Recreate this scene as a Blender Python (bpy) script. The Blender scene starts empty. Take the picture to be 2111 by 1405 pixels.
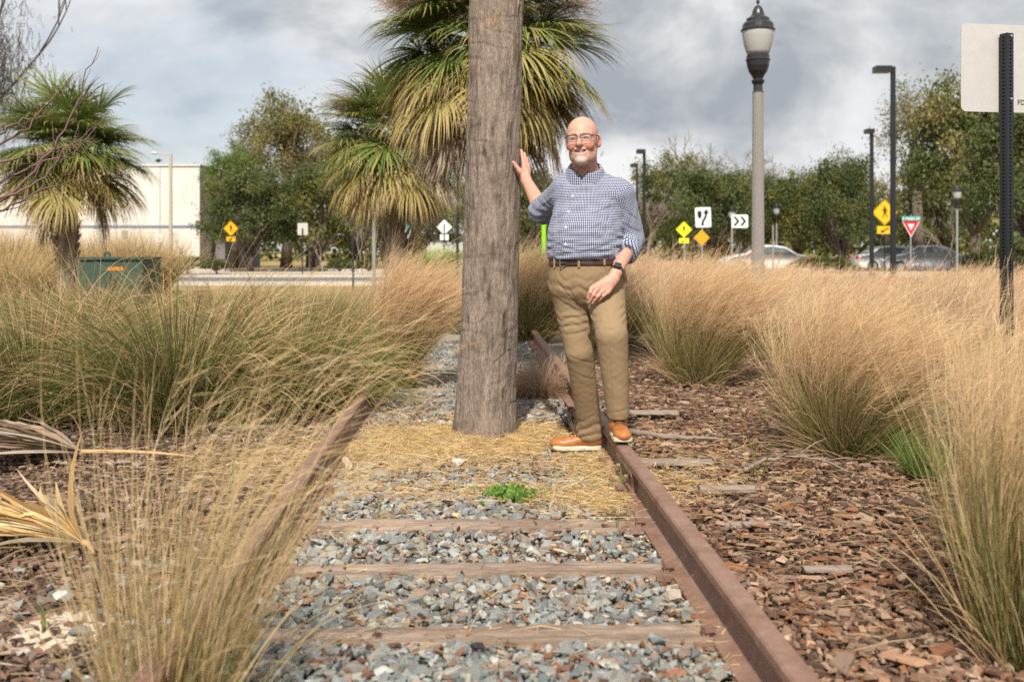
import bpy, math, random
import numpy as np
from mathutils import Vector, Matrix, Euler

random.seed(7)
rng = np.random.default_rng(7)
scene = bpy.context.scene
COL = scene.collection

# ---------------------------------------------------------------- camera
K, CX, HY, H = 2052.0, 1055.5, 518.0, 1.13      # focal length and horizon in photo pixels, eye height in metres
cam_d = bpy.data.cameras.new('camera')
cam = bpy.data.objects.new('camera', cam_d)
COL.objects.link(cam)
cam.location = (0, 0, H)
cam.rotation_euler = (math.radians(90), 0, 0)
cam_d.sensor_width = 36.0
cam_d.lens = 36.0 * K / 2111.0
cam_d.shift_y = -(702.5 - HY) / 2111.0
cam_d.clip_start, cam_d.clip_end = 0.05, 2000
cam_d.dof.use_dof = True
cam_d.dof.focus_distance = 5.35
cam_d.dof.aperture_fstop = 2.8
scene.camera = cam

# ---------------------------------------------------------------- sky, sun, exposure
SUN_AZ, SUN_EL = math.radians(-6), math.radians(45)   # azimuth measured from straight behind the camera towards the right (negative: left)
sun_dir = Vector((math.sin(SUN_AZ) * math.cos(SUN_EL), -math.cos(SUN_AZ) * math.cos(SUN_EL), math.sin(SUN_EL)))
world = bpy.data.worlds.new('World')
scene.world = world
world.use_nodes = True
nt = world.node_tree
nt.nodes.clear()
out = nt.nodes.new('ShaderNodeOutputWorld')
bg = nt.nodes.new('ShaderNodeBackground')
bg.inputs['Strength'].default_value = 0.083
sky = nt.nodes.new('ShaderNodeTexSky')
sky.sky_type = 'NISHITA'
sky.sun_disc = False
sky.sun_elevation = SUN_EL
sky.sun_rotation = math.pi - SUN_AZ
tc = nt.nodes.new('ShaderNodeTexCoord')
mp = nt.nodes.new('ShaderNodeMapping')
mp.inputs['Scale'].default_value = (1.0, 1.0, 1.7)
mp.inputs['Location'].default_value = (0.37, 0.1, 0.62)
nt.links.new(tc.outputs['Generated'], mp.inputs['Vector'])
n1 = nt.nodes.new('ShaderNodeTexNoise')
n1.inputs['Scale'].default_value = 4.2
n1.inputs['Detail'].default_value = 9
n1.inputs['Roughness'].default_value = 0.56
n1.inputs['Distortion'].default_value = 0.25
nt.links.new(mp.outputs['Vector'], n1.inputs['Vector'])
r1 = nt.nodes.new('ShaderNodeValToRGB')
e = r1.color_ramp.elements
e[0].position, e[0].color = 0.35, (0.40, 0.43, 0.475, 1)
e[1].position, e[1].color = 0.60, (0.93, 0.93, 0.93, 1)
m = e.new(0.44); m.color = (0.58, 0.61, 0.64, 1)
m = e.new(0.51); m.color = (0.78, 0.795, 0.81, 1)
nt.links.new(n1.outputs['Fac'], r1.inputs['Fac'])
n2 = nt.nodes.new('ShaderNodeTexNoise')
n2.inputs['Scale'].default_value = 2.2
n2.inputs['Detail'].default_value = 5
mp2 = nt.nodes.new('ShaderNodeMapping')
mp2.inputs['Scale'].default_value = (1.0, 1.0, 2.0)
mp2.inputs['Location'].default_value = (3.1, 1.7, 0.4)
nt.links.new(tc.outputs['Generated'], mp2.inputs['Vector'])
nt.links.new(mp2.outputs['Vector'], n2.inputs['Vector'])
r2 = nt.nodes.new('ShaderNodeValToRGB')
r2.color_ramp.elements[0].position, r2.color_ramp.elements[0].color = 0.32, (0.55, 0.55, 0.55, 1)
r2.color_ramp.elements[1].position, r2.color_ramp.elements[1].color = 0.46, (1, 1, 1, 1)
nt.links.new(n2.outputs['Fac'], r2.inputs['Fac'])
mx = nt.nodes.new('ShaderNodeMixRGB')
nt.links.new(r2.outputs['Color'], mx.inputs['Fac'])
nt.links.new(sky.outputs['Color'], mx.inputs['Color1'])
cs_ = nt.nodes.new('ShaderNodeVectorMath'); cs_.operation = 'SCALE'; cs_.inputs['Scale'].default_value = 10.0
nt.links.new(r1.outputs['Color'], cs_.inputs[0])
nt.links.new(cs_.outputs['Vector'], mx.inputs['Color2'])
nt.links.new(mx.outputs['Color'], bg.inputs['Color'])
nt.links.new(bg.outputs['Background'], out.inputs['Surface'])

sun_d = bpy.data.lights.new('sun', 'SUN')
sun_d.energy = 5.0
sun_d.angle = math.radians(1.4)
sun_d.color = (1.0, 0.93, 0.82)
sun = bpy.data.objects.new('sun', sun_d)
COL.objects.link(sun)
sun.location = (20, -20, 30)
sun.rotation_euler = sun_dir.to_track_quat('Z', 'Y').to_euler()

scene.view_settings.view_transform = 'Standard'
scene.view_settings.look = 'None'
scene.view_settings.exposure = 0.28
scene.view_settings.gamma = 1.0
scene.render.engine = 'CYCLES'
scene.cycles.max_bounces = 4
scene.cycles.diffuse_bounces = 2
scene.cycles.use_adaptive_sampling = True
scene.cycles.adaptive_threshold = 0.02
scene.cycles.transparent_max_bounces = 12
scene.cycles.use_denoising = False

# ---------------------------------------------------------------- helpers
def W(px, py, Y):
    return np.array(((px - CX) * Y / K, Y, H - (py - HY) * Y / K))

def GY(py, z=0.0):
    """distance at which a point of height z shows at photo row py"""
    return (H - z) * K / (py - HY)

ORG = {}
def mesh_data(name, V, F, mat=None, C=None, smooth=False, UV=None, mats=None, mi=None):
    me = bpy.data.meshes.new(name)
    V = np.asarray(V, dtype=np.float32)
    if isinstance(F, np.ndarray):
        nf, k = F.shape
        me.vertices.add(len(V)); me.vertices.foreach_set('co', V.ravel())
        me.loops.add(nf * k); me.loops.foreach_set('vertex_index', F.ravel().astype(np.int32))
        me.polygons.add(nf)
        me.polygons.foreach_set('loop_start', np.arange(0, nf * k, k, dtype=np.int32))
        me.polygons.foreach_set('loop_total', np.full(nf, k, dtype=np.int32))
        me.update(calc_edges=True)
    else:
        me.from_pydata([tuple(v) for v in V], [], [tuple(int(i) for i in f) for f in F])
        me.update()
    if C is not None:
        C = np.asarray(C, dtype=np.float32)
        if C.shape[1] == 3: C = np.concatenate([C, np.ones((len(C), 1), np.float32)], 1)
        a = me.color_attributes.new('Col', 'FLOAT_COLOR', 'POINT')
        a.data.foreach_set('color', C.ravel())
    if UV is not None:
        u = me.uv_layers.new(name='UVMap')
        u.data.foreach_set('uv', np.asarray(UV, dtype=np.float32).ravel())
    for mm in (mats or ([mat] if mat else [])):
        me.materials.append(mm)
    if mi is not None:
        me.polygons.foreach_set('material_index', np.asarray(mi, dtype=np.int32))
    me.polygons.foreach_set('use_smooth', np.full(len(me.polygons), bool(smooth)))
    me.validate(clean_customdata=False)
    return me

def tag(o, label=None, cat=None, group=None, kind=None):
    if label: o['label'] = label
    if cat: o['category'] = cat
    if group: o['group'] = group
    if kind: o['kind'] = kind
    return o

def org(o):
    return ORG.get(o.name, Vector((0, 0, 0)))

def put(name, V, F, mat, parent=None, at=None, **kw):
    """V in world coordinates; `at` = origin of a top-level object"""
    tags = {k: kw.pop(k) for k in ('label', 'cat', 'group', 'kind') if k in kw}
    o0 = Vector(at) if at is not None else (org(parent) if parent else Vector((0, 0, 0)))
    V = np.asarray(V, dtype=np.float64) - np.array(o0)
    me = mesh_data(name, V, F, mat, **kw)
    o = bpy.data.objects.new(name, me)
    COL.objects.link(o)
    if parent:
        o.parent = parent
        o.location = o0 - org(parent)
    else:
        o.location = o0
    ORG[o.name] = o0
    return tag(o, **tags)

def inst(name, me, parent=None, loc=(0, 0, 0), rot=(0, 0, 0), sc=(1, 1, 1), **tags):
    o = bpy.data.objects.new(name, me)
    COL.objects.link(o)
    o.location = loc; o.rotation_euler = rot
    o.scale = sc if hasattr(sc, '__len__') else (sc, sc, sc)
    if parent: o.parent = parent
    ORG[o.name] = Vector(loc) + (org(parent) if parent else Vector((0, 0, 0)))
    return tag(o, **tags)

def thing(name, at, label, cat, group=None):
    o = bpy.data.objects.new(name, None)
    COL.objects.link(o)
    o.empty_display_size = 0.1
    o.location = at
    ORG[o.name] = Vector(at)
    return tag(o, label, cat, group)

class MB:
    """collects simple shapes into one vertex/face list"""
    def __init__(s): s.V = []; s.F = []
    def add(s, V, F):
        b = len(s.V)
        s.V += [tuple(v) for v in V]; s.F += [tuple(i + b for i in f) for f in F]
        return s
    def box(s, c, d, rz=0.0, M=None):
        c = Vector(c); h = Vector(d) / 2
        R = M or Matrix.Rotation(rz, 3, 'Z')
        v = [c + R @ Vector((x * h.x, y * h.y, z * h.z)) for x in (-1, 1) for y in (-1, 1) for z in (-1, 1)]
        return s.add(v, [(0, 1, 3, 2), (4, 6, 7, 5), (0, 4, 5, 1), (2, 3, 7, 6), (0, 2, 6, 4), (1, 5, 7, 3)])
    def tube(s, pts, rad, n=8, cap=True):
        pts = [Vector(p) for p in pts]
        if not hasattr(rad, '__len__'): rad = [rad] * len(pts)
        V = []; F = []; u = None
        for i, p in enumerate(pts):
            t = (pts[min(i + 1, len(pts) - 1)] - pts[max(i - 1, 0)]).normalized()
            if u is None:
                u = t.orthogonal().normalized()
            u = (u - t * u.dot(t)).normalized(); w = t.cross(u)
            for k in range(n):
                a = 2 * math.pi * k / n
                V.append(p + (u * math.cos(a) + w * math.sin(a)) * rad[i])
        for i in range(len(pts) - 1):
            for k in range(n):
                F.append((i * n + k, i * n + (k + 1) % n, (i + 1) * n + (k + 1) % n, (i + 1) * n + k))
        if cap:
            F.append(tuple(range(n - 1, -1, -1))); F.append(tuple(range((len(pts) - 1) * n, len(pts) * n)))
        return s.add(V, F)
    def lathe(s, c, prof, n=24):
        c = Vector(c); V = []; F = []
        for r, z in prof:
            for k in range(n):
                a = 2 * math.pi * k / n
                V.append(c + Vector((r * math.cos(a), r * math.sin(a), z)))
        m = len(prof)
        for i in range(m - 1):
            for k in range(n):
                F.append((i * n + k, i * n + (k + 1) % n, (i + 1) * n + (k + 1) % n, (i + 1) * n + k))
        F.append(tuple(range(n - 1, -1, -1))); F.append(tuple(range((m - 1) * n, m * n)))
        return s.add(V, F)
    def plate(s, poly, M, th):
        """flat polygon poly [(x,z)] extruded along local y by th, placed by 4x4 M; front at local y=0"""
        n = len(poly)
        V = [M @ Vector((x, 0, z)) for x, z in poly] + [M @ Vector((x, th, z)) for x, z in poly]
        F = [tuple(range(n)), tuple(range(2 * n - 1, n - 1, -1))]
        F += [(i, i + n, (i + 1) % n + n, (i + 1) % n) for i in range(n)]
        return s.add(V, F)
    def put(s, name, mat, parent=None, at=None, **kw):
        return put(name, s.V, s.F, mat, parent, at, **kw)

def rounded(w, h, r, n=5):
    P = []
    for cx, cz, a0 in ((w/2-r, h/2-r, 0), (-w/2+r, h/2-r, 90), (-w/2+r, -h/2+r, 180), (w/2-r, -h/2+r, 270)):
        for i in range(n):
            a = math.radians(a0 + 90 * i / (n - 1))
            P.append((cx + r * math.cos(a), cz + r * math.sin(a)))
    return P

# ---------------------------------------------------------------- materials
def N(nt, kind, **inp):
    n = nt.nodes.new(kind)
    for k, v in inp.items():
        n.inputs[k.replace('_', ' ')].default_value = v
    return n

def mk(name, col=(0.5, 0.5, 0.5), rough=0.8, var=0.15, scale=6.0, bump=0.0, bscale=None, attr=False, spec=0.3, metal=0.0,
       transl=0.0, stretch=(1, 1, 1), col2=None, detail=6, sss=0.0, randobj=0.0, coat=0.0, coords='Object'):
    m = bpy.data.materials.new(name)
    m.use_nodes = True
    t = m.node_tree; L = t.links
    p = t.nodes['Principled BSDF']
    o = t.nodes['Material Output']
    p.inputs['Roughness'].default_value = rough
    p.inputs['Specular IOR Level'].default_value = spec
    p.inputs['Metallic'].default_value = metal
    p.inputs['Coat Weight'].default_value = coat
    if sss:
        p.inputs['Subsurface Weight'].default_value = sss
        p.inputs['Subsurface Radius'].default_value = (0.012, 0.005, 0.003)
        p.inputs['Subsurface Scale'].default_value = 1.0
    tcn = N(t, 'ShaderNodeTexCoord'); mp = N(t, 'ShaderNodeMapping', Scale=stretch)
    L.new(tcn.outputs[coords], mp.inputs['Vector'])
    nz = N(t, 'ShaderNodeTexNoise', Scale=scale, Detail=detail, Roughness=0.6)
    L.new(mp.outputs['Vector'], nz.inputs['Vector'])
    if attr:
        a = N(t, 'ShaderNodeAttribute'); a.attribute_name = 'Col'
        base = a.outputs['Color']
    else:
        rgb = N(t, 'ShaderNodeRGB'); rgb.outputs[0].default_value = (*col, 1)
        base = rgb.outputs[0]
    if col2 is not None:
        rp = N(t, 'ShaderNodeValToRGB')
        rp.color_ramp.elements[0].position = 0.38; rp.color_ramp.elements[1].position = 0.62
        L.new(nz.outputs['Fac'], rp.inputs['Fac'])
        mxx = N(t, 'ShaderNodeMixRGB'); mxx.inputs['Color2'].default_value = (*col2, 1)
        L.new(rp.outputs['Color'], mxx.inputs['Fac']); L.new(base, mxx.inputs['Color1'])
        base = mxx.outputs['Color']
    if var:
        mr = N(t, 'ShaderNodeMapRange'); mr.inputs['From Min'].default_value = 0.25; mr.inputs['From Max'].default_value = 0.75
        mr.inputs['To Min'].default_value = 1 - var; mr.inputs['To Max'].default_value = 1 + var
        nz2 = N(t, 'ShaderNodeTexNoise', Scale=scale * 2.7, Detail=detail, Roughness=0.65)
        L.new(mp.outputs['Vector'], nz2.inputs['Vector'])
        L.new(nz2.outputs['Fac'], mr.inputs['Value'])
        val = mr.outputs['Result']
        if randobj:
            oi = N(t, 'ShaderNodeObjectInfo')
            m2 = N(t, 'ShaderNodeMapRange'); m2.inputs['To Min'].default_value = 1 - randobj; m2.inputs['To Max'].default_value = 1 + randobj
            L.new(oi.outputs['Random'], m2.inputs['Value'])
            mm = N(t, 'ShaderNodeMath'); mm.operation = 'MULTIPLY'
            L.new(val, mm.inputs[0]); L.new(m2.outputs['Result'], mm.inputs[1]); val = mm.outputs[0]
        vm = N(t, 'ShaderNodeVectorMath'); vm.operation = 'SCALE'
        L.new(base, vm.inputs[0]); L.new(val, vm.inputs['Scale'])
        base = vm.outputs['Vector']
    L.new(base, p.inputs['Base Color'])
    if bump:
        nb = N(t, 'ShaderNodeTexNoise', Scale=bscale or scale * 4, Detail=8, Roughness=0.65)
        L.new(mp.outputs['Vector'], nb.inputs['Vector'])
        b = N(t, 'ShaderNodeBump', Strength=1.0, Distance=bump)
        L.new(nb.outputs['Fac'], b.inputs['Height']); L.new(b.outputs['Normal'], p.inputs['Normal'])
    if transl:
        tr = N(t, 'ShaderNodeBsdfTranslucent'); L.new(base, tr.inputs['Color'])
        ms = N(t, 'ShaderNodeMixShader', Fac=transl)
        L.new(p.outputs[0], ms.inputs[1]); L.new(tr.outputs[0], ms.inputs[2]); L.new(ms.outputs[0], o.inputs['Surface'])
    return m

def cols(pal, n, jit=0.12):
    pal = np.array(pal, dtype=float)
    c = pal[rng.integers(0, len(pal), n)]
    return c * (1 + rng.normal(0, jit, (n, 1)))

MBLADE = mk('grass_blade', attr=True, var=0, rough=0.6, spec=0.25, transl=0.35)
MLEAF = mk('leaf', attr=True, var=0, rough=0.55, spec=0.3, transl=0.22)
MBLACK = mk('black_paint', (0.012, 0.013, 0.016), rough=0.4, var=0.1, spec=0.5)
MGALV = mk('galvanised_steel', (0.42, 0.42, 0.42), rough=0.5, var=0.12, metal=0.6, scale=12)
MALU = mk('sign_back_aluminium', (0.52, 0.50, 0.48), rough=0.55, var=0.06, scale=5, metal=0.25)
MBARK = mk('tree_bark', (0.13, 0.10, 0.08), rough=0.95, var=0.35, scale=9, bump=0.02, stretch=(1, 1, 0.3))
MTWIG = mk('bare_twig', (0.21, 0.165, 0.14), rough=0.9, var=0.2, scale=9)

def ribbons(P, w, C0, C1, side=None, fold=False):
    """P (n,s,3) centre lines, w (n,s) half widths, C0/C1 (n,3) colours at base and tip -> V,F,C"""
    n, s, _ = P.shape
    T = np.gradient(P, axis=1)
    T /= np.linalg.norm(T, axis=2, keepdims=True) + 1e-9
    if side is None:
        a = rng.uniform(0, 2 * np.pi, n)
        side = np.stack([np.cos(a), np.sin(a), np.zeros(n)], 1)
    S = np.cross(T, np.repeat(side[:, None], s, 1))
    S /= np.linalg.norm(S, axis=2, keepdims=True) + 1e-9
    V = np.stack([P - S * w[..., None], P + S * w[..., None]], 2).reshape(-1, 3)
    b = (np.arange(n)[:, None] * s + np.arange(s - 1)[None]) * 2
    F = np.stack([b, b + 1, b + 3, b + 2], -1).reshape(-1, 4)
    t = np.linspace(0, 1, s)[None, :, None]
    Cc = C0[:, None] * (1 - t) + C1[:, None] * t
    C = np.repeat(Cc[:, :, None], 2, 2).reshape(-1, 3)
    return V, F, np.clip(C, 0, 1)

def cat(parts):
    Vs, Fs, Cs = [], [], []; b = 0
    for V, F, C in parts:
        Vs.append(V); Fs.append(F + b); Cs.append(C); b += len(V)
    return np.concatenate(Vs), np.concatenate(Fs), np.concatenate(Cs)
# ================================================================ THE SETTING
TS = -0.0397                                      # the track drifts this much to the left per metre of distance
def railx(Y, side):                                # centre of a rail head
    xr = 0.667 + TS * (Y - 2.256)
    return xr if side > 0 else xr - 1.505

def ground_mat():
    m = bpy.data.materials.new('soil_and_dry_lawn'); m.use_nodes = True
    t = m.node_tree; L = t.links; p = t.nodes['Principled BSDF']; p.inputs['Roughness'].default_value = 0.95
    p.inputs['Specular IOR Level'].default_value = 0.1
    tcn = N(t, 'ShaderNodeTexCoord')
    def ramp(scale, stops, detail=8):
        nz = N(t, 'ShaderNodeTexNoise', Scale=scale, Detail=detail, Roughness=0.65)
        L.new(tcn.outputs['Object'], nz.inputs['Vector'])
        r = N(t, 'ShaderNodeValToRGB'); el = r.color_ramp.elements
        el[0].position, el[0].color = stops[0][0], (*stops[0][1], 1)
        el[1].position, el[1].color = stops[-1][0], (*stops[-1][1], 1)
        for q, c in stops[1:-1]:
            x = el.new(q); x.color = (*c, 1)
        L.new(nz.outputs['Fac'], r.inputs['Fac']); return r.outputs['Color'], nz.outputs['Fac']
    soil, sf = ramp(14, [(0.3, (0.045, 0.028, 0.02)), (0.5, (0.10, 0.062, 0.042)), (0.7, (0.2, 0.13, 0.085))])
    lawn, lf = ramp(0.5, [(0.35, (0.17, 0.15, 0.055)), (0.5, (0.30, 0.235, 0.11)), (0.65, (0.40, 0.29, 0.15))])
    sx = N(t, 'ShaderNodeSeparateXYZ'); L.new(tcn.outputs['Object'], sx.inputs[0])
    mr = N(t, 'ShaderNodeMapRange'); mr.inputs['From Min'].default_value = 12; mr.inputs['From Max'].default_value = 20
    L.new(sx.outputs['Y'], mr.inputs['Value'])
    mxn = N(t, 'ShaderNodeMixRGB'); L.new(mr.outputs['Result'], mxn.inputs['Fac']); L.new(soil, mxn.inputs['Color1']); L.new(lawn, mxn.inputs['Color2'])
    L.new(mxn.outputs['Color'], p.inputs['Base Color'])
    b = N(t, 'ShaderNodeBump', Strength=1.0, Distance=0.03); L.new(sf, b.inputs['Height']); L.new(b.outputs['Normal'], p.inputs['Normal'])
    return m

def sheet(name, x0, x1, y0, y1, z, nx, ny, mat, skew=0.0, amp=0.0, **kw):
    xs = np.linspace(x0, x1, nx + 1); ys = np.linspace(y0, y1, ny + 1)
    X, Y = np.meshgrid(xs, ys, indexing='ij')
    Zz = np.full_like(X, z) + (rng.normal(0, amp, X.shape) if amp else 0)
    V = np.stack([X + 0 * Y, Y + skew * X, Zz], -1).reshape(-1, 3)
    i, j = np.meshgrid(np.arange(nx), np.arange(ny), indexing='ij')
    a = (i * (ny + 1) + j).ravel()
    F = np.stack([a, a + ny + 1, a + ny + 2, a + 1], -1)
    return put(name, V, F, mat, **kw)

sheet('ground', -600, 600, -30, 900, -0.035, 12, 12, ground_mat(), kind='structure')

MASPH = mk('asphalt', (0.13, 0.13, 0.135), rough=0.9, var=0.15, scale=3, bump=0.004, bscale=90)
MASPH2 = mk('pale_asphalt', (0.36, 0.33, 0.30), rough=0.9, var=0.12, scale=1.5, bump=0.004, bscale=60)  # far road's asphalt, paler and warmer than the near road's
MCONC = mk('concrete', (0.50, 0.46, 0.41), rough=0.9, var=0.12, scale=3, bump=0.003, bscale=50)
MPINE = mk('pine_straw_mulch', (0.40, 0.235, 0.11), rough=0.95, var=0.3, scale=5, bump=0.02)
MLAWN = mk('dry_lawn', (0.30, 0.25, 0.09), rough=0.95, var=0.3, scale=2.2, bump=0.02, col2=(0.38, 0.29, 0.14))
sheet('road', -90, 90, 34, 44, -0.012, 20, 2, MASPH, skew=0.02, kind='structure')
sheet('grass_verge', -90, 90, 44.3, 49.5, 0.05, 40, 4, MLAWN, skew=0.02, amp=0.02, kind='structure')
sheet('far_road', -90, 90, 50, 58, -0.010, 20, 2, MASPH2, skew=0.02, kind='structure')
sheet('pine_straw_bed', -90, 90, 58.4, 63, 0.06, 60, 6, MPINE, skew=0.02, amp=0.03, kind='structure')
for nm, y0, w in (('kerb', 33.7, 0.3), ('kerb', 44.0, 0.3), ('kerb', 49.6, 0.4), ('kerb', 58.0, 0.4)):
    b = MB()
    b.add([(-90, y0 - 1.8, -0.03), (90, y0 + 1.8, -0.03), (90, y0 + w + 1.8, -0.03), (-90, y0 + w - 1.8, -0.03),
           (-90, y0 - 1.8, 0.11), (90, y0 + 1.8, 0.11), (90, y0 + w + 1.8, 0.11), (-90, y0 + w - 1.8, 0.11)],
          [(0, 3, 2, 1), (4, 5, 6, 7), (0, 1, 5, 4), (2, 3, 7, 6), (1, 2, 6, 5), (3, 0, 4, 7)])
    b.put(nm, MCONC, kind='structure')
b = MB()
for k in range(-14, 15):
    b.box((k * 6.0, 39 + k * 6 * 0.02, -0.0075), (3.0, 0.12, 0.001), rz=0.02)
b.put('lane_marking', mk('road_paint', (0.72, 0.70, 0.62), var=0.1), kind='structure')

# ---------------------------------------------------------------- railway track
MTIE = mk('weathered_tie_wood', (0.33, 0.255, 0.20), rough=0.95, var=0.35, scale=7, bump=0.012, bscale=16, stretch=(0.25, 4, 4), col2=(0.20, 0.14, 0.105))
MRUST = mk('rusty_rail_steel', (0.215, 0.122, 0.088), rough=0.6, var=0.22, scale=9, bump=0.003, bscale=60, spec=0.4, col2=(0.27, 0.165, 0.125), metal=0.1)
tie_names = ['nearest weathered wooden tie, at the bottom edge of the track', 'second weathered tie from the camera, under the loose stones',
    'third weathered tie from the camera, before the green weeds', 'fourth tie from the camera, beside the green clover weed',
    'partly buried tie in front of the man\'s shoe', 'tie buried in golden straw right in front of the palm trunk',
    'tie buried in straw just behind the palm trunk', 'tie crossing the stones behind the palm trunk and stake', 'far tie below the dry brown grass tuft',
    'tie beside the golden grass clump on the left rail', 'farthest tie still showing among the grass']
tieY = [2.90, 3.485, 4.06, 4.62, 5.24, 5.81, 6.38, 6.95, 7.52, 8.1, 8.7]
for k, Y in enumerate(tieY):
    nx, nc = 60, 12
    xs = np.linspace(-1.28, 1.28, nx)
    prof = [(-0.11, -0.15), (-0.11, -0.02), (-0.095, 0), (-0.06, 0), (-0.025, 0.0), (0.01, 0), (0.045, 0), (0.08, 0), (0.1, -0.003), (0.11, -0.025), (0.11, -0.15), (0.0, -0.15)]
    V = np.zeros((nx, nc, 3))
    for j, (py_, pz) in enumerate(prof):
        V[:, j, 0] = xs; V[:, j, 1] = py_ * 0.56; V[:, j, 2] = pz
    r2 = np.random.default_rng(100 + k)
    groove = r2.normal(0, 0.006, nc)
    V[:, 1:10, 2] += groove[None, 1:10] + r2.normal(0, 0.003, (nx, 9)) + 0.006 * np.sin(xs * 3 + k)[:, None]
    V[:, :, 2] -= (0.035 * np.clip((np.abs(xs) - 0.80) / 0.16, 0, 1))[:, None]
    V[:, [0, 1, 9, 10], 1] += r2.normal(0, 0.006, (nx, 4))
    cxm = (railx(Y, 1) + railx(Y, -1)) / 2 + r2.uniform(-0.06, 0.06)
    V[..., 0] += cxm; V[..., 1] += Y + TS * -1 * (xs[:, None]) * 0 ; V[..., 2] += 0.010 + (0.006 if k < 3 else -0.004)
    i, j = np.meshgrid(np.arange(nx - 1), np.arange(nc), indexing='ij')
    F = np.stack([i * nc + j, i * nc + (j + 1) % nc, (i + 1) * nc + (j + 1) % nc, (i + 1) * nc + j], -1).reshape(-1, 4)
    Fl = [tuple(f) for f in F] + [tuple(range(nc)), tuple(range((nx - 1) * nc + nc - 1, (nx - 1) * nc - 1, -1))]
    put('railroad_tie', V.reshape(-1, 3), Fl, MTIE, at=(cxm, Y, 0), label=tie_names[k], cat='railroad tie', group='ties under the old track')

RAIL = [(-0.070, 0.000), (0.070, 0.000), (0.070, 0.011), (0.030, 0.022), (0.012, 0.034), (0.0085, 0.060), (0.0085, 0.095), (0.014, 0.110),
        (0.033, 0.118), (0.035, 0.125), (0.034, 0.146), (0.027, 0.153), (0.012, 0.155), (-0.012, 0.155), (-0.027, 0.153), (-0.034, 0.146),
        (-0.035, 0.125), (-0.033, 0.118), (-0.014, 0.110), (-0.0085, 0.095), (-0.0085, 0.060), (-0.012, 0.034), (-0.030, 0.022), (-0.070, 0.011)]
for side, lab in ((1, 'rusty steel rail under the man\'s raised foot, on the right'), (-1, 'rusty steel rail behind the foreground grass, on the left')):
    Ys = np.linspace(0.6, 20, 98)
    root = thing('rail', (railx(0.6, side), 0.6, 0), lab, 'rail', 'rails of the old track')
    n = len(RAIL)
    V = np.zeros((len(Ys), n, 3))
    for j, (a, z) in enumerate(RAIL):
        V[:, j, 0] = railx(Ys, side) + a; V[:, j, 1] = Ys; V[:, j, 2] = z + 0.008
    i, j = np.meshgrid(np.arange(len(Ys) - 1), np.arange(n), indexing='ij')
    F = np.stack([i * n + j, (i + 1) * n + j, (i + 1) * n + (j + 1) % n, i * n + (j + 1) % n], -1).reshape(-1, 4)
    Fl = [tuple(f) for f in F] + [tuple(range(n)), tuple(range((len(Ys) - 1) * n + n - 1, (len(Ys) - 1) * n - 1, -1))]
    o = put('rail_bar', V.reshape(-1, 3), Fl, MRUST, root)
    for Y in tieY[:8]:
        for s in (-1, 1):
            x = railx(Y, side) + s * 0.085
            b = MB()
            b.box((x + s * 0.012, Y, 0.008), (0.055, 0.15, 0.018), rz=-TS)
            b.put('tie_plate', MRUST, root)
            b = MB()
            b.box((x - s * 0.002, Y + 0.03 * s, 0.028), (0.018, 0.018, 0.04)); b.box((x - s * 0.010, Y + 0.03 * s, 0.044), (0.036, 0.03, 0.014), rz=0.3)
            b.put('spike', MRUST, root)
    if side > 0:                                     # joint bar with bolts on the inner side, in front of the shoe
        b = MB(); Yj = 4.75
        for a, z, w, hh in ((-0.026, 0.032, 0.034, 0.022), (-0.018, 0.075, 0.016, 0.07), (-0.026, 0.108, 0.024, 0.016)):
            b.box((railx(Yj, 1) + a, Yj, z + 0.008), (w, 0.46, hh), rz=-TS)
        b.put('joint_bar', MRUST, root)
        for dy in (-0.12, 0.12):
            b = MB(); x = railx(Yj + dy, 1) - 0.03
            b.tube([(x + 0.01, Yj + dy, 0.083), (x - 0.022, Yj + dy, 0.083)], 0.012, 6)
            b.put('bolt', MRUST, root)

# ---------------------------------------------------------------- ballast stones
MSTONE = mk('ballast_granite', attr=True, var=0.28, scale=30, rough=0.9, bump=0.002, bscale=120)
MSTONE1 = mk('ballast_granite_single', (0.225, 0.24, 0.235), var=0.28, scale=30, rough=0.9, bump=0.002, bscale=120, randobj=0.3)
MSTONE2 = mk('ballast_granite_pale', (0.31, 0.295, 0.265), var=0.28, scale=30, rough=0.9, bump=0.002, bscale=120, randobj=0.25)
import bmesh
def stone_shape(seed):
    r_ = np.random.default_rng(seed)
    bm = bmesh.new()
    n = 13
    P = r_.normal(0, 1, (n, 3)); P /= np.linalg.norm(P, axis=1, keepdims=True)
    P *= r_.uniform(0.75, 1.1, (n, 1)) * np.array([1.0, r_.uniform(0.6, 0.9), r_.uniform(0.45, 0.7)])
    for p in P: bm.verts.new(p)
    r = bmesh.ops.convex_hull(bm, input=bm.verts[:])
    for v in [v for v in bm.verts if not v.link_faces]: bm.verts.remove(v)
    bmesh.ops.triangulate(bm, faces=bm.faces[:])
    bm.verts.index_update()
    V = np.array([v.co[:] for v in bm.verts]); F = np.array([[v.index for v in f.verts] for f in bm.faces])
    bm.free(); return V, F
SHAPES = [stone_shape(s) for s in range(14)]
SMESH = [mesh_data('stone', V, F, MSTONE1 if i % 5 else MSTONE2) for i, (V, F) in enumerate(SHAPES)]
def rotmats(n):
    q = rng.normal(0, 1, (n, 4)); q /= np.linalg.norm(q, axis=1, keepdims=True)
    w, x, y, z = q.T
    return np.stack([1-2*(y*y+z*z), 2*(x*y-z*w), 2*(x*z+y*w), 2*(x*y+z*w), 1-2*(x*x+z*z), 2*(y*z-x*w), 2*(x*z-y*w), 2*(y*z+x*w), 1-2*(x*x+y*y)], 1).reshape(n, 3, 3)
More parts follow.
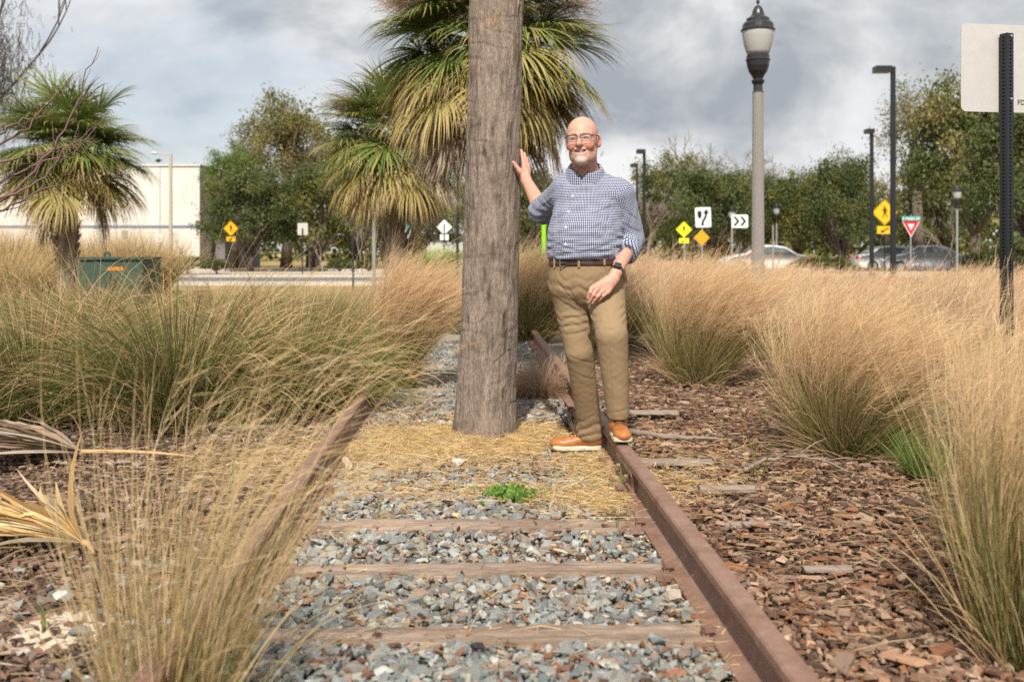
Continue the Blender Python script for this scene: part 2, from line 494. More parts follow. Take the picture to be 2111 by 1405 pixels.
def tiltmats(n, tilt=0.5):
    a = rng.uniform(0, 2*np.pi, n); c, s = np.cos(a), np.sin(a); o = np.zeros(n); l = np.ones(n)
    Rz = np.stack([c, -s, o, s, c, o, o, o, l], 1).reshape(n, 3, 3)
    b = rng.normal(0, tilt, n); c, s = np.cos(b), np.sin(b)
    Rx = np.stack([l, o, o, o, c, -s, o, s, c], 1).reshape(n, 3, 3)
    return Rz @ Rx
PALS = [(0.20, 0.215, 0.21), (0.26, 0.275, 0.27), (0.15, 0.165, 0.165), (0.31, 0.32, 0.305), (0.33, 0.31, 0.28), (0.24, 0.235, 0.205), (0.19, 0.17, 0.15), (0.27, 0.20, 0.15)]
bed = sheet('ballast_bed', -0.98, 0.72, 0.5, 14, -0.028, 10, 30, mk('ballast_fines', (0.30, 0.265, 0.22), rough=0.95, var=0.35, scale=25, bump=0.01), kind='structure')
n = 19000
Yp = 2.35 + (12.5 - 2.35) * rng.uniform(0, 1, n) ** 1.7
u = rng.uniform(-0.02, 1.03, n)
Xp = railx(Yp, -1) + 0.06 + u * 1.385
sz = rng.gamma(4, 0.0036, n) + 0.006
zz = -0.016 + rng.uniform(0, 0.028, n) + np.where(np.min(np.abs(Yp[:, None] - np.array(tieY)[None]), 1) < 0.052, -0.045 + 0.035 * rng.uniform(0, 1, n) ** 3, 0)
# thin the stones out under the straw at the palm's foot and along the right rail
dpalm = np.hypot((Xp + 0.15) / 1.0, (Yp - 5.95) / 0.75)
keep = (rng.uniform(0, 1, n) > np.clip(1.15 - dpalm, 0, 0.93) * 0.95) & (rng.uniform(0, 1, n) > np.clip((u - 0.80) * 3.0, 0, 0.55))
shoulder = 420
Ys_ = 2.3 + 1.5 * rng.uniform(0, 1, shoulder) ** 1.3; Xs_ = railx(Ys_, -1) - 0.08 - np.abs(rng.normal(0, 0.35, shoulder))
Xp = np.concatenate([Xp[keep], Xs_]); Yp = np.concatenate([Yp[keep], Ys_]); sz = np.concatenate([sz[keep], sz[:shoulder]]); zz = np.concatenate([zz[keep], rng.uniform(-0.02, 0.005, shoulder)])
n = len(Xp); kind = rng.integers(0, 14, n); R = tiltmats(n, 0.55)
appar = sz / Yp * ((Xp > -0.75) & (Yp > 2.5) & (zz > -0.03)); order = np.argsort(-appar); single = np.zeros(n, bool); single[order[:300]] = True
for i in np.where(single)[0]:
    M = Matrix([list(r) for r in R[i]])
    inst('stone', SMESH[kind[i]], bed, (Xp[i], Yp[i], zz[i]), M.to_euler(), float(sz[i]))
Vs, Fs, Cs, bn = [], [], [], 0
pc = cols(PALS, n, 0.14)
for k in range(14):
    ids = np.where((kind == k) & ~single)[0]
    V0, F0 = SHAPES[k]
    V = np.einsum('nij,vj->nvi', R[ids], V0) * sz[ids, None, None] + np.stack([Xp[ids], Yp[ids], zz[ids]], 1)[:, None]
    F = F0[None] + (np.arange(len(ids)) * len(V0))[:, None, None] + bn
    Vs.append(V.reshape(-1, 3)); Fs.append(F.reshape(-1, 3)); Cs.append(np.repeat(pc[ids], len(V0), 0)); bn += len(ids) * len(V0)
put('small_stones', np.concatenate(Vs), np.concatenate(Fs), MSTONE, bed, C=np.concatenate(Cs), kind='stuff')

# ---------------------------------------------------------------- bark mulch
MMULCH = mk('bark_mulch', attr=True, var=0.25, scale=60, rough=0.95, bump=0.0015, bscale=150)
CHIP = np.array([(-1, -.8, 0), (.7, -1, 0), (1, .7, 0), (-.6, 1, 0)])
def chips(Xc, Yc, zc, L, Wd, pal, tilt):
    n = len(Xc)
    base = CHIP[None] * rng.uniform(0.5, 1.25, (n, 4, 1)); base = base * np.stack([L, Wd, L * 0], 1)[:, None]
    top = base * rng.uniform(0.6, 0.95, (n, 1, 1)); th = rng.uniform(0.002, 0.007, n)
    top[..., 2] += th[:, None] + rng.normal(0, 0.0025, (n, 4)); base[..., 2] -= th[:, None] * 0.5
    V = np.concatenate([base, top], 1)
    V = np.einsum('nij,nvj->nvi', tiltmats(n, tilt), V) + np.stack([Xc, Yc, zc], 1)[:, None]
    f = [(4, 5, 6), (4, 6, 7)] + [x for i in range(4) for x in ((i, (i+1) % 4, 4+(i+1) % 4), (i, 4+(i+1) % 4, 4+i))]
    F = np.array(f)[None] + (np.arange(n) * 8)[:, None, None]
    C = np.repeat(cols(pal, n, 0.2), 8, 0)
    return V.reshape(-1, 3), F.reshape(-1, 3), np.clip(C, 0, 1)
MP = [(0.18, 0.098, 0.062), (0.12, 0.068, 0.046), (0.24, 0.138, 0.086), (0.30, 0.19, 0.125), (0.075, 0.045, 0.033), (0.22, 0.10, 0.052), (0.33, 0.23, 0.16), (0.20, 0.135, 0.10)]
n = 25000
Yc = 2.3 + 8.0 * rng.uniform(0, 1, n) ** 1.7; Xc = railx(Yc, 1) + 0.075 + rng.uniform(0, 1, n) ** 1.15 * (0.55 + 0.42 * Yc)
L_ = rng.gamma(3.2, 0.0058, n) + 0.006
A = chips(Xc, Yc, -0.008 + rng.uniform(-0.02, 0.025, n) + 0.015 * np.sin(Xc * 5) * np.sin(Yc * 4), L_, L_ * rng.uniform(0.14, 0.5, n), MP, 0.35)
n = 16000
Yc = 2.3 + 6.0 * rng.uniform(0, 1, n) ** 1.5; Xc = railx(Yc, -1) - 0.09 - rng.uniform(0, 1, n) ** 1.0 * (0.45 + 0.36 * Yc)
L_ = rng.gamma(3.2, 0.0056, n) + 0.006
B = chips(Xc, Yc, -0.012 + rng.uniform(-0.02, 0.025, n) + 0.015 * np.sin(Xc * 5) * np.sin(Yc * 4), L_, L_ * rng.uniform(0.14, 0.5, n), [(0.15, 0.1, 0.075), (0.10, 0.068, 0.054), (0.24, 0.165, 0.125), (0.07, 0.048, 0.04), (0.28, 0.21, 0.17), (0.2, 0.115, 0.075)], 0.35)
n = 2600
Yc = 2.3 + 5.0 * rng.uniform(0, 1, n) ** 1.3; Xc = railx(Yc, -1) + 0.05 + rng.uniform(0, 1, n) ** 0.7 * 1.4
L_ = rng.gamma(3, 0.0035, n) + 0.004
D = chips(Xc, Yc, 0.002 + rng.uniform(0, 0.018, n), L_, L_ * rng.uniform(0.2, 0.5, n), MP + [(0.45, 0.33, 0.2), (0.24, 0.12, 0.075)], 0.4)
put('leaf_debris', *D[:2], MMULCH, bed, C=D[2], kind='stuff')
put('bark_mulch', *A[:2], MMULCH, C=A[2], kind='stuff', label='brown bark mulch chips beside the right rail', cat='mulch')
put('bark_mulch', *B[:2], MMULCH, C=B[2], kind='stuff', label='dark brown bark mulch left of the track', cat='mulch')

# ---------------------------------------------------------------- dead straw litter
def litter(n, Xf, Yf, Z0, pal, Lm, wid):
    P = np.zeros((n, 3, 3)); a = rng.uniform(0, 2*np.pi, n); Ln = rng.gamma(5, Lm / 5, n)
    el = np.abs(rng.normal(0, 0.35, n)); d = np.stack([np.cos(a)*np.cos(el), np.sin(a)*np.cos(el), np.sin(el)], 1)
    cur = rng.normal(0, 0.45, (n, 3)); cur[:, 2] = -np.abs(cur[:, 2])
    for s in range(3):
        t = s / 2.0
        P[:, s] = np.stack([Xf, Yf, Z0], 1) + d * (Ln * t)[:, None] + cur * (Ln * t * t)[:, None]
    P[..., 2] = np.maximum(P[..., 2], -0.005)
    w = np.array([0.9, 1, 0.3])[None] * rng.uniform(0.6, 1.3, (n, 1)) * wid
    c = cols(pal, n, 0.12)
    return ribbons(P, w, c, c * 1.05)
SP = [(0.66, 0.47, 0.22), (0.74, 0.56, 0.30), (0.56, 0.38, 0.16), (0.78, 0.63, 0.38), (0.48, 0.33, 0.16)]
parts = []
n = 20000
a = rng.uniform(0, 2*np.pi, n); rr = np.abs(rng.normal(0, 0.52, n)) + 0.12
x = -0.12 + np.cos(a) * rr * 1.05; y = 5.85 + np.sin(a) * rr * 0.72
ok = ~((x > .17) & (x < .55) & (y > 5.44) & (y < 5.66)) & (x > railx(y, -1) + 0.0) & (x < railx(y, 1) + 0.02) & (y < 7.3)
parts.append(litter(ok.sum(), x[ok], y[ok], rng.uniform(0.0, 0.045, ok.sum()) * np.clip(1.5 - rr[ok], 0.3, 1), SP, 0.062, 0.0015))
for cx_, cy_, sx_, sy_, nn in ((0.44, 5.15, 0.08, 0.20, 1500), (0.40, 4.45, 0.17, 0.14, 1500), (-0.05, 4.66, 0.4, 0.1, 900), (-0.75, 5.4, 0.28, 0.35, 1800), (-1.2, 5.3, 0.35, 0.3, 1300),
                               (0.62, 3.0, 0.05, 0.4, 220), (0.75, 4.75, 0.16, 0.25, 500), (0.9, 5.5, 0.2, 0.5, 350), (1.2, 5.0, 0.5, 0.35, 350), (0.0, 3.6, 0.5, 0.6, 260), (-1.0, 7.5, 0.3, 0.8, 900)):
    x = cx_ + rng.normal(0, sx_, nn); y = cy_ + rng.normal(0, sy_, nn)
    parts.append(litter(nn, x, y, rng.uniform(0.005, 0.03, nn), SP, 0.06, 0.0015))
V, F, C = cat(parts)
put('straw_litter', V, F, MBLADE, C=C, kind='stuff', label='golden dead straw round the palm foot and along the rail', cat='straw')
n = 3800
x = np.concatenate([railx(4, 1) + 0.2 + rng.uniform(0, 1, 2300) ** 0.8 * 2.6, railx(4, -1) - 0.1 - rng.uniform(0, 2.2, 1500)])
y = 2.4 + rng.uniform(0, 1, n) ** 1.4 * 6
V, F, C = litter(n, x, y, rng.uniform(0.01, 0.04, n), [(0.45, 0.34, 0.2), (0.36, 0.25, 0.15), (0.55, 0.42, 0.26)], 0.10, 0.0016)
put('dry_grass_litter', V, F, MBLADE, C=C, kind='stuff', label='thin dry grass stems scattered over the mulch', cat='straw')
# ================================================================ PALM WITH THE HAND ON IT
def fbm1(x, seed, octs=4):
    r_ = np.random.default_rng(seed); y = 0
    for o in range(octs):
        f = 2.0 ** o; y = y + np.sin(x * f * r_.uniform(0.8, 1.25) + r_.uniform(0, 6.28)) / f
    return y
def value2(u, v, seed, nu):
    """smooth value noise, periodic in u with nu cells"""
    r_ = np.random.default_rng(seed); g = r_.uniform(-1, 1, (nu, 4096))
    ui = np.floor(u).astype(int); vi = np.floor(v).astype(int); fu = u - ui; fv = v - vi
    fu = fu*fu*(3-2*fu); fv = fv*fv*(3-2*fv)
    a = g[ui % nu, vi % 4096]; b_ = g[(ui+1) % nu, vi % 4096]; c = g[ui % nu, (vi+1) % 4096]; d = g[(ui+1) % nu, (vi+1) % 4096]
    return (a*(1-fu)+b_*fu)*(1-fv)+(c*(1-fu)+d*fu)*fv

TRUNK_Y = 6.05
def trunk_axis(z):
    t = z / 2.67
    xp = np.interp(t, [0, 0.08, 0.3, 0.55, 1.0, 2.4], [1000, 1002, 1010, 1016, 1023, 1040])
    return (xp - CX) * TRUNK_Y / K
def trunk_rad(z):
    return np.interp(z, [-0.1, 0.05, 0.15, 0.35, 0.8, 1.4, 2.0, 2.8, 6.0], [0.225, 0.203, 0.188, 0.178, 0.172, 0.170, 0.166, 0.162, 0.155])
nz_, na = 520, 180
zs = np.concatenate([np.linspace(-0.06, 2.9, nz_ - 60), np.linspace(2.9, 6.0, 61)[1:]]); nz_ = len(zs)
th = np.linspace(0, 2*np.pi, na, endpoint=False)
ZZ, TH = np.meshgrid(zs, th, indexing='ij')
uu = TH / (2*np.pi)
wob = 0.45 * value2(uu * 6, ZZ * 5, 9, 6)
fib = value2(uu * 84 + wob * 0.5, ZZ * 11, 1, 84) * 0.75 + value2(uu * 44 + wob, ZZ * 6, 2, 44) * 0.45
big = value2(uu * 9, ZZ * 4, 3, 9)
ring = -np.clip(0.30 - np.abs(value2(uu * 5, ZZ * 13 + 0.7*big, 4, 5)), 0, 1) * 4 * (0.5 + 0.5*value2(uu * 7, ZZ * 5, 12, 7))
crack = -np.clip(value2(uu * 34 + wob * 1.4, ZZ * 7.0, 5, 34) - 0.40, 0, 1) * 1.5
flake = np.clip(value2(uu * 42, ZZ * 13, 6, 42) - 0.45, 0, 1) * np.clip((ZZ - 1.5) * 0.8, 0, 1)
disp = 0.0036 * fib + 0.004 * big + 0.0045 * ring + 0.011 * crack + 0.010 * flake
RR = trunk_rad(ZZ) + disp
V = np.stack([trunk_axis(ZZ) + RR * np.cos(TH), TRUNK_Y + RR * np.sin(TH), ZZ], -1).reshape(-1, 3)
i, j = np.meshgrid(np.arange(nz_ - 1), np.arange(na), indexing='ij')
F = np.stack([i*na + j, i*na + (j+1) % na, (i+1)*na + (j+1) % na, (i+1)*na + j], -1).reshape(-1, 4)
base = np.array([0.19, 0.15, 0.122]); pale = np.array([0.33, 0.265, 0.218]); dark = np.array([0.075, 0.058, 0.048])
tt = np.clip(0.55 + 0.30 * fib + 0.24 * ring + 0.5 * crack, 0, 1)[..., None]
C = dark * (1 - tt) ** 2 * 0.8 + base * 2 * tt * (1 - tt) + pale * tt ** 2 * 0.9 + base * 0.25
C = C + np.clip(flake * 1.3, 0, 1)[..., None] * (np.array([0.42, 0.30, 0.20]) - C)
ora = np.clip(value2(uu * 7, ZZ * 10, 8, 7) - 0.35, 0, 1)[..., None] * np.clip((ZZ - 1.9)[..., None] * 1.2, 0, 1)
C = C + ora * 0.9 * (np.array([0.42, 0.22, 0.09]) - C)
palm = thing('palm_tree', (float(trunk_axis(0.0)), TRUNK_Y, 0), 'rough grey brown palm trunk growing between the rails, with the man\'s hand on it', 'palm tree')
MPALMB = mk('palm_trunk_bark', attr=True, var=0.5, scale=38, rough=0.95, bump=0.012, bscale=105, stretch=(1, 1, 0.28), spec=0.1)
put('trunk', V, F, MPALMB, palm, C=C.reshape(-1, 3), smooth=True)
MLICH = mk('lichen', (0.30, 0.32, 0.27), var=0.3, scale=60)
for px, py, r in ((1003, 456, 0.014), (1043, 411, 0.007), (980, 237, 0.007)):
    p = W(px, py, 5.975); b = MB()
    for q in range(12):
        a = rng.uniform(0, 6.28); d = rng.uniform(0.3, 1) * r
        b.tube([p + np.array((0, 0.004, 0)), p + np.array((math.cos(a)*d, -0.012, math.sin(a)*d))], [0.002, 0.0045], 5)
    b.put('lichen_tuft', MLICH, palm)

# ================================================================ PALM FRONDS
def frond(el, dead, seed, nseg=50, Lp=0.75, Lb=0.85):
    """one fan leaf in the plane of azimuth 0 (+x), petiole starting at the origin with elevation el"""
    r_ = np.random.default_rng(seed)
    parts = []
    ns = 7
    P = np.zeros((1, ns, 3)); d = np.array([math.cos(el), 0, math.sin(el)]); p = np.zeros(3)
    for s in range(ns):
        P[0, s] = p; p = p + d * Lp / (ns - 1); d = d + np.array([0, 0, -0.07 - 0.05 * dead]); d /= np.linalg.norm(d)
    hub = P[0, -1].copy()
    pc = np.array([[0.20, 0.22, 0.07]]) if not dead else np.array([[0.27, 0.17, 0.09]])
    for sv in (np.array([[0, 1.0, 0]]), np.array([[0, 0.2, 1.0]])):
        parts.append(ribbons(P, np.linspace(0.02, 0.011, ns)[None], pc, pc, side=sv))
    up = np.cross(d, np.array([0, 1.0, 0])); up = -up if up[2] < 0 else up; side = np.array([0, 1.0, 0])
    spread = 2.15 if dead < 0.5 else 1.35
    ang = np.linspace(-spread, spread, nseg) + r_.normal(0, 0.04, nseg)
    S = 9
    Q = np.zeros((nseg, S, 3))
    dirs = d[None] * np.cos(ang)[:, None] + side[None] * np.sin(ang)[:, None] + up[None] * (0.20 * np.abs(np.sin(ang)))[:, None]
    dirs /= np.linalg.norm(dirs, axis=1, keepdims=True)
    Ls = Lb * (0.72 + 0.28 * np.cos(ang * 0.7)) * r_.uniform(0.88, 1.1, nseg)
    start = hub[None] + d[None] * (0.14 * np.cos(ang * 0.5))[:, None] * (np.abs(ang) < 1.6)[:, None]
    g = (0.17 + 0.5 * dead) + np.abs(r_.normal(0, 0.06, nseg))
    pos = start.copy(); dd = dirs.copy()
    for s in range(S):
        Q[:, s] = pos
        pos = pos + dd * (Ls / (S - 1))[:, None]
        bend = g * (0.25 + 2.2 * (s / S) ** 2.2)
        dd = dd + np.stack([0*bend, 0*bend, -bend], 1) + r_.normal(0, 0.05 + 0.12 * dead, (nseg, 3)) * (s / S)
        dd /= np.linalg.norm(dd, axis=1, keepdims=True)
    t = np.linspace(0, 1, S)
    w = np.interp(t, [0, 0.15, 0.4, 0.7, 1], [0.003, 0.012, 0.0155, 0.009, 0.0007])[None] * r_.uniform(0.7, 1.2, (nseg, 1)) * (1 - 0.3 * dead)
    if dead < 0.3:
        c0 = np.array([0.115, 0.19, 0.04]) * r_.uniform(0.7, 1.3, (nseg, 1)); c1 = np.where(r_.uniform(0, 1, (nseg, 1)) < 0.4, [[0.40, 0.33, 0.11]], [[0.17, 0.21, 0.055]])
    elif dead < 0.7:
        c0 = np.array([0.25, 0.235, 0.05]) * r_.uniform(0.7, 1.3, (nseg, 1)); c1 = np.where(r_.uniform(0, 1, (nseg, 1)) < 0.7, [[0.52, 0.39, 0.19]], [[0.42, 0.31, 0.08]])
    else:
        c0 = np.array([0.27, 0.185, 0.11]) * r_.uniform(0.6, 1.3, (nseg, 1)); c1 = np.array([[0.50, 0.40, 0.30]]) * r_.uniform(0.7, 1.25, (nseg, 1))
    n_ = np.cross(dirs, up[None]); sd = up[None] + 0.5 * r_.normal(0, 1, (nseg, 3)) * (0.15 + dead)
    parts.append(ribbons(Q, w, c0, c1, side=np.cross(dirs, sd) * 0 + sd))
    return cat(parts)

ELS = [(1.25, 0.0), (0.85, 0.0), (0.5, 0.05), (0.2, 0.2), (-0.05, 0.35), (-0.3, 0.6), (-0.6, 0.9), (-0.95, 1.0), (-1.25, 1.0)]
FMESH = {}
for k, (el, dead) in enumerate(ELS):
    for v in range(2):
        V, F, C = frond(el, dead, 50 + k * 3 + v)
        FMESH[(k, v)] = mesh_data('frond', V, F, MLEAF, C=C)
MBOOT = mk('palm_boots', (0.26, 0.20, 0.16), rough=0.95, var=0.3, scale=12, bump=0.01)
MTRUNK2 = mk('palm_trunk_plain', (0.29, 0.235, 0.19), rough=0.95, var=0.25, scale=10, bump=0.008, stretch=(1, 1, 0.5))
MSTALK = mk('palm_flower_stalk', attr=True, var=0, rough=0.9)

def palm_tree(base, h, rad, label, size=1.0, counts=(4, 6, 8, 8, 8, 8, 7, 6, 4), boots=True, stalks=0, lean=0.0, root=None, seed=0, group=None):
    r_ = random.Random(seed)
    top = Vector((base[0] + lean, base[1], base[2] + h))
    if root is None:
        root = thing('palm_tree', base, label, 'palm tree', group)
        b = MB()
        zz_ = [i / 14 for i in range(15)]
        b.tube([Vector(base).lerp(top, t) for t in zz_], [rad * (1.15 - 0.2 * t + (0.25 * max(0, t - 0.6) if boots else 0)) for t in zz_], 18)
        b.put('trunk', MTRUNK2, root, smooth=True)
        if boots:
            b = MB()
            for k in range(int(h * 26)):
                t = 0.22 + 0.78 * k / (h * 26); a = k * 2.4
                p = Vector(base).lerp(top, t); o_ = Vector((math.cos(a), math.sin(a), 0)); tn = Vector((-o_.y, o_.x, 0)) * (0.6 if k % 2 else -0.6)
                rr_ = rad * (1.0 + 0.25 * max(0, t - 0.6))
                q0 = p + o_ * rr_ * 0.9 - Vector((0, 0, 0.04)); q1 = q0 + (o_ * 0.45 + Vector((0, 0, 0.9)) + tn * 0.6).normalized() * r_.uniform(0.2, 0.32)
                M = (q1 - q0)
                b.tube([q0, q0.lerp(q1, 0.6), q1], [0.05, 0.036, 0.02], 5)
            b.put('boots', MBOOT, root)
    loc = top - org(root)
    az = r_.uniform(0, 6.28)
    for k, n in enumerate(counts):
        for q in range(n):
            az += 2.399963 + r_.uniform(-0.3, 0.3)
            sc = size * r_.uniform(0.85, 1.12)
            inst('frond', FMESH[(k, q % 2)], root, loc + Vector((0, 0, r_.uniform(-0.12, 0.12) - 0.05 * k)), (r_.uniform(-0.2, 0.2), r_.uniform(-0.3, 0.3), az), sc)
    for q in range(stalks):
        a = r_.uniform(0, 6.28) if q > 3 else (2.7, 0.35, 3.6, -0.2)[q]; el = r_.uniform(0.7, 1.1)
        nn = 600; d = np.array([math.cos(a)*math.cos(el), math.sin(a)*math.cos(el), math.sin(el)])
        t = np.linspace(0, 1, 9); Ls = 1.45 * size
        main = np.array(top)[None] + d[None] * (t * Ls)[:, None] + np.array([math.cos(a)*0.35, math.sin(a)*0.35, -0.85])[None] * (t**2 * Ls * 0.55)[:, None]
        tt_ = rng.uniform(0.35, 1, nn); P0 = np.stack([np.interp(tt_, t, main[:, c]) for c in range(3)], 1)
        dr = rng.normal(0, 1, (nn, 3)); dr[:, 2] -= 0.5; dr /= np.linalg.norm(dr, axis=1, keepdims=True); dr += d * 0.5
        ln = rng.uniform(0.12, 0.42, nn) * size
        P = P0[:, None] + dr[:, None] * (np.linspace(0, 1, 4)[None] * ln[:, None])[..., None] + rng.normal(0, 0.02, (nn, 4, 3))
        cc = cols([(0.26, 0.17, 0.115), (0.32, 0.21, 0.15), (0.2, 0.13, 0.09)], nn)
        A = ribbons(P, np.full((nn, 4), 0.0022), cc, cc)
        B = ribbons(main[None], np.linspace(0.016, 0.004, 9)[None], cc[:1], cc[:1])
        V, F, C = cat([A, B]); put('flower_stalk', V, F, MSTALK, root, C=C)
    return root

# crown of the near palm, above the picture
palm_tree((float(trunk_axis(0.0)), TRUNK_Y, 0), 6.0, 0.16, '', root=palm, counts=(3, 4, 5, 5, 5, 4, 3, 2, 0), lean=float(trunk_axis(6.0) - trunk_axis(0)), seed=3)
p = W(1000, 90, 14.5)
palm_tree((p[0], 14.5, 0), 4.15, 0.19, 'large palm with drooping yellow fronds and brown flower stalks behind the near trunk', 1.16, counts=(7, 12, 17, 22, 24, 17, 9, 4, 0), stalks=9, seed=5)
p = W(812, 350, 19.5)
palm_tree((p[0], 19.5, 0), 3.4, 0.185, 'short shaggy palm with dead grey fronds hanging round its trunk', 1.08, counts=(7, 12, 16, 18, 16, 11, 7, 3, 0), stalks=4, lean=0.05, seed=9)
p = W(135, 330, 21.5)
palm_tree((p[0], 21.5, 0), 3.25, 0.175, 'round headed green palm beside the green utility box', 1.12, counts=(11, 18, 22, 22, 17, 10, 5, 0, 0), stalks=1, lean=0.08, seed=12)

# fallen dead fronds by the left edge
def fallen(hub, dirv, petiole_end, n, L, spread, lab, pal, z0, curl):
    parts = []
    root_d = np.array(dirv) / np.linalg.norm(dirv); sidev = np.array([-root_d[1], root_d[0], 0])
    ang = np.linspace(-spread, spread, n) + rng.normal(0, 0.03, n)
    S = 9; t = np.linspace(0, 1, S)
    dirs = root_d[None]*np.cos(ang)[:, None] + sidev[None]*np.sin(ang)[:, None]
    Ls = L * rng.uniform(0.75, 1.1, n)
    Q = np.array(hub)[None, None] + dirs[:, None] * (t[None]*Ls[:, None])[..., None]
    Q[..., 2] += z0 * np.sin(t * 2.2)[None] * (0.6 + 0.4*np.cos(ang*1.3)[:, None]) + (0.018 * ((np.arange(n) % 2) * 2 - 1))[:, None] * np.sin(t*3)[None]
    Q += rng.normal(0, curl*1.6, (n, 1, 3)) * (t**2)[None, :, None] + rng.normal(0, .006, (n, S, 3)) * t[None, :, None]
    Q[..., 2] = np.maximum(Q[..., 2], 0.012)
    w = np.interp(t, [0, .2, .5, .8, 1], [.004, .009, .012, .008, .001])[None] * rng.uniform(.8, 1.2, (n, 1))
    c = cols(pal, n, 0.2)
    sd = np.array([0, 0, 1.0])[None] + rng.normal(0, 0.45, (n, 3))
    A = ribbons(Q, w, c, c*1.2, side=sd)
    pe = np.linspace(0, 1, 8)[:, None]; main = np.array(hub)[None]*(1-pe) + np.array(petiole_end)[None]*pe; main[:, 2] += 0.012*np.sin(pe[:, 0]*3.1)
    root = thing('palm_frond', tuple(hub), lab, 'palm frond', 'fallen palm fronds on the mulch')
    put('leaf_blade', *A[:2], MLEAF, root, C=A[2])
    b = MB(); b.tube(main, [0.014 - 0.008*i/7 for i in range(8)], 7); b.put('petiole', mk('dry_petiole', (0.48, 0.31, 0.15), var=0.2, rough=0.7, scale=12), root, smooth=True)
h1 = W(168, 938, GY(950)); h1[2] = 0.05
fallen(h1, (-1, 0.05, 0), h1 + np.array((0.62, -0.03, -0.02)), 64, 0.80, 0.66, 'grey brown dead palm frond with long stalk, in front of the arching grass', [(0.27, 0.20, 0.145), (0.36, 0.29, 0.23), (0.16, 0.11, 0.07), (0.30, 0.19, 0.09)], 0.09, 0.03)
h2 = W(172, 1128, GY(1140)); h2[2] = 0.04
fallen(h2, (-1, 0.42, 0), h2 + np.array((0.06, -0.05, -0.025)), 60, 0.62, 0.45, 'orange tan dead palm frond with curled leaf tips, nearer the camera', [(0.46, 0.29, 0.11), (0.52, 0.37, 0.18), (0.33, 0.20, 0.08), (0.50, 0.40, 0.26)], 0.07, 0.06)

# ================================================================ ORNAMENTAL GRASS
def blades(n, r0, L, Lvar, spread, lean, droop, wid, pal0, pal1, S=7, center=(0, 0, 0), back=0.0, stiff=1.0, wind=0.0):
    a = rng.uniform(0, 2*np.pi, n); q = np.sqrt(rng.uniform(0, 1, n))
    P0 = np.stack([np.cos(a)*q*r0, np.sin(a)*q*r0, np.zeros(n)], 1)
    aa = a + rng.normal(0, 0.5, n)
    til = (q*0.75 + 0.25*rng.uniform(0, 1, n)) * spread * rng.uniform(0.5, 1.25, n)
    d = np.stack([np.cos(aa)*np.sin(til) + lean[0]*rng.uniform(0.3, 1.1, n), np.sin(aa)*np.sin(til) + lean[1]*rng.uniform(0.3, 1.1, n), np.cos(til)], 1)
    d /= np.linalg.norm(d, axis=1, keepdims=True)
    Ls = L * np.clip(rng.normal(1, Lvar, n), 0.35, 1.5)
    P = np.zeros((n, S, 3)); p = P0.copy()
    g = droop * rng.uniform(0.4, 1.5, n); wv = wind * rng.uniform(0.4, 1.3, n)
    cv = rng.normal(0, 0.05, (n, 3))
    for s in range(S):
        P[:, s] = p
        p = p + d * (Ls/(S-1))[:, None]
        k = ((s+1)/S) ** stiff
        d = d + np.stack([wv*k, 0*k*wv, -g*k], 1) + cv * k
        d /= np.linalg.norm(d, axis=1, keepdims=True)
    P[..., 2] = np.maximum(P[..., 2], 0.01 + 0.0*P[..., 2])
    t = np.linspace(0, 1, S)
    w = np.interp(t, [0, 0.3, 0.75, 1], [0.8, 1.0, 0.7, 0.12])[None] * wid * rng.uniform(0.6, 1.3, (n, 1))
    V, F, C = ribbons(P + np.array(center), w, cols(pal0, n), cols(pal1, n))
    return (V, F, C), P + np.array(center)

def plumes(P, per, L, wid, pal, frac=0.35, lean=(0.6, 0)):
    """airy panicles along the last part of stems P"""
    n, S, _ = P.shape
    N_ = n * per
    idx = np.repeat(np.arange(n), per); t = 1 - frac * rng.uniform(0, 1, N_) ** 0.8
    f = t * (S - 1); i0 = np.minimum(f.astype(int), S - 2); fr = (f - i0)[:, None]
    A = P[idx, i0]*(1-fr) + P[idx, i0+1]*fr; T = P[idx, i0+1] - P[idx, i0]; T /= np.linalg.norm(T, axis=1, keepdims=True)
    d = T * 1.0 + rng.normal(0, 0.24, (N_, 3)) + np.array([lean[0], lean[1], 0])
    d /= np.linalg.norm(d, axis=1, keepdims=True)
    ln = L * rng.uniform(0.4, 1.2, N_)
    Q = np.stack([A, A + d*ln[:, None] + rng.normal(0, 0.012, (N_, 3)) - np.array([0, 0, 0.25])*(ln*0.4)[:, None]], 1)
    c = cols(pal, N_, 0.1)
    return ribbons(Q, np.tile(np.array([1, 0.6]) * wid * 1.15, (N_, 1)), c, c)

GREEN = [(0.11, 0.155, 0.035), (0.085, 0.13, 0.03), (0.17, 0.19, 0.05), (0.20, 0.19, 0.065)]
OLIVE = [(0.24, 0.21, 0.075), (0.19, 0.18, 0.06), (0.32, 0.26, 0.11), (0.14, 0.15, 0.045)]
STRAW = [(0.68, 0.48, 0.24), (0.74, 0.55, 0.30), (0.58, 0.40, 0.20), (0.78, 0.62, 0.38)]
PINK = [(0.70, 0.49, 0.28), (0.73, 0.54, 0.33), (0.64, 0.43, 0.26)]
PINK2 = [(0.64, 0.42, 0.29), (0.67, 0.46, 0.33), (0.58, 0.37, 0.26)]
RUSSET = [(0.46, 0.27, 0.14), (0.60, 0.40, 0.22), (0.34, 0.20, 0.10), (0.66, 0.49, 0.29)]

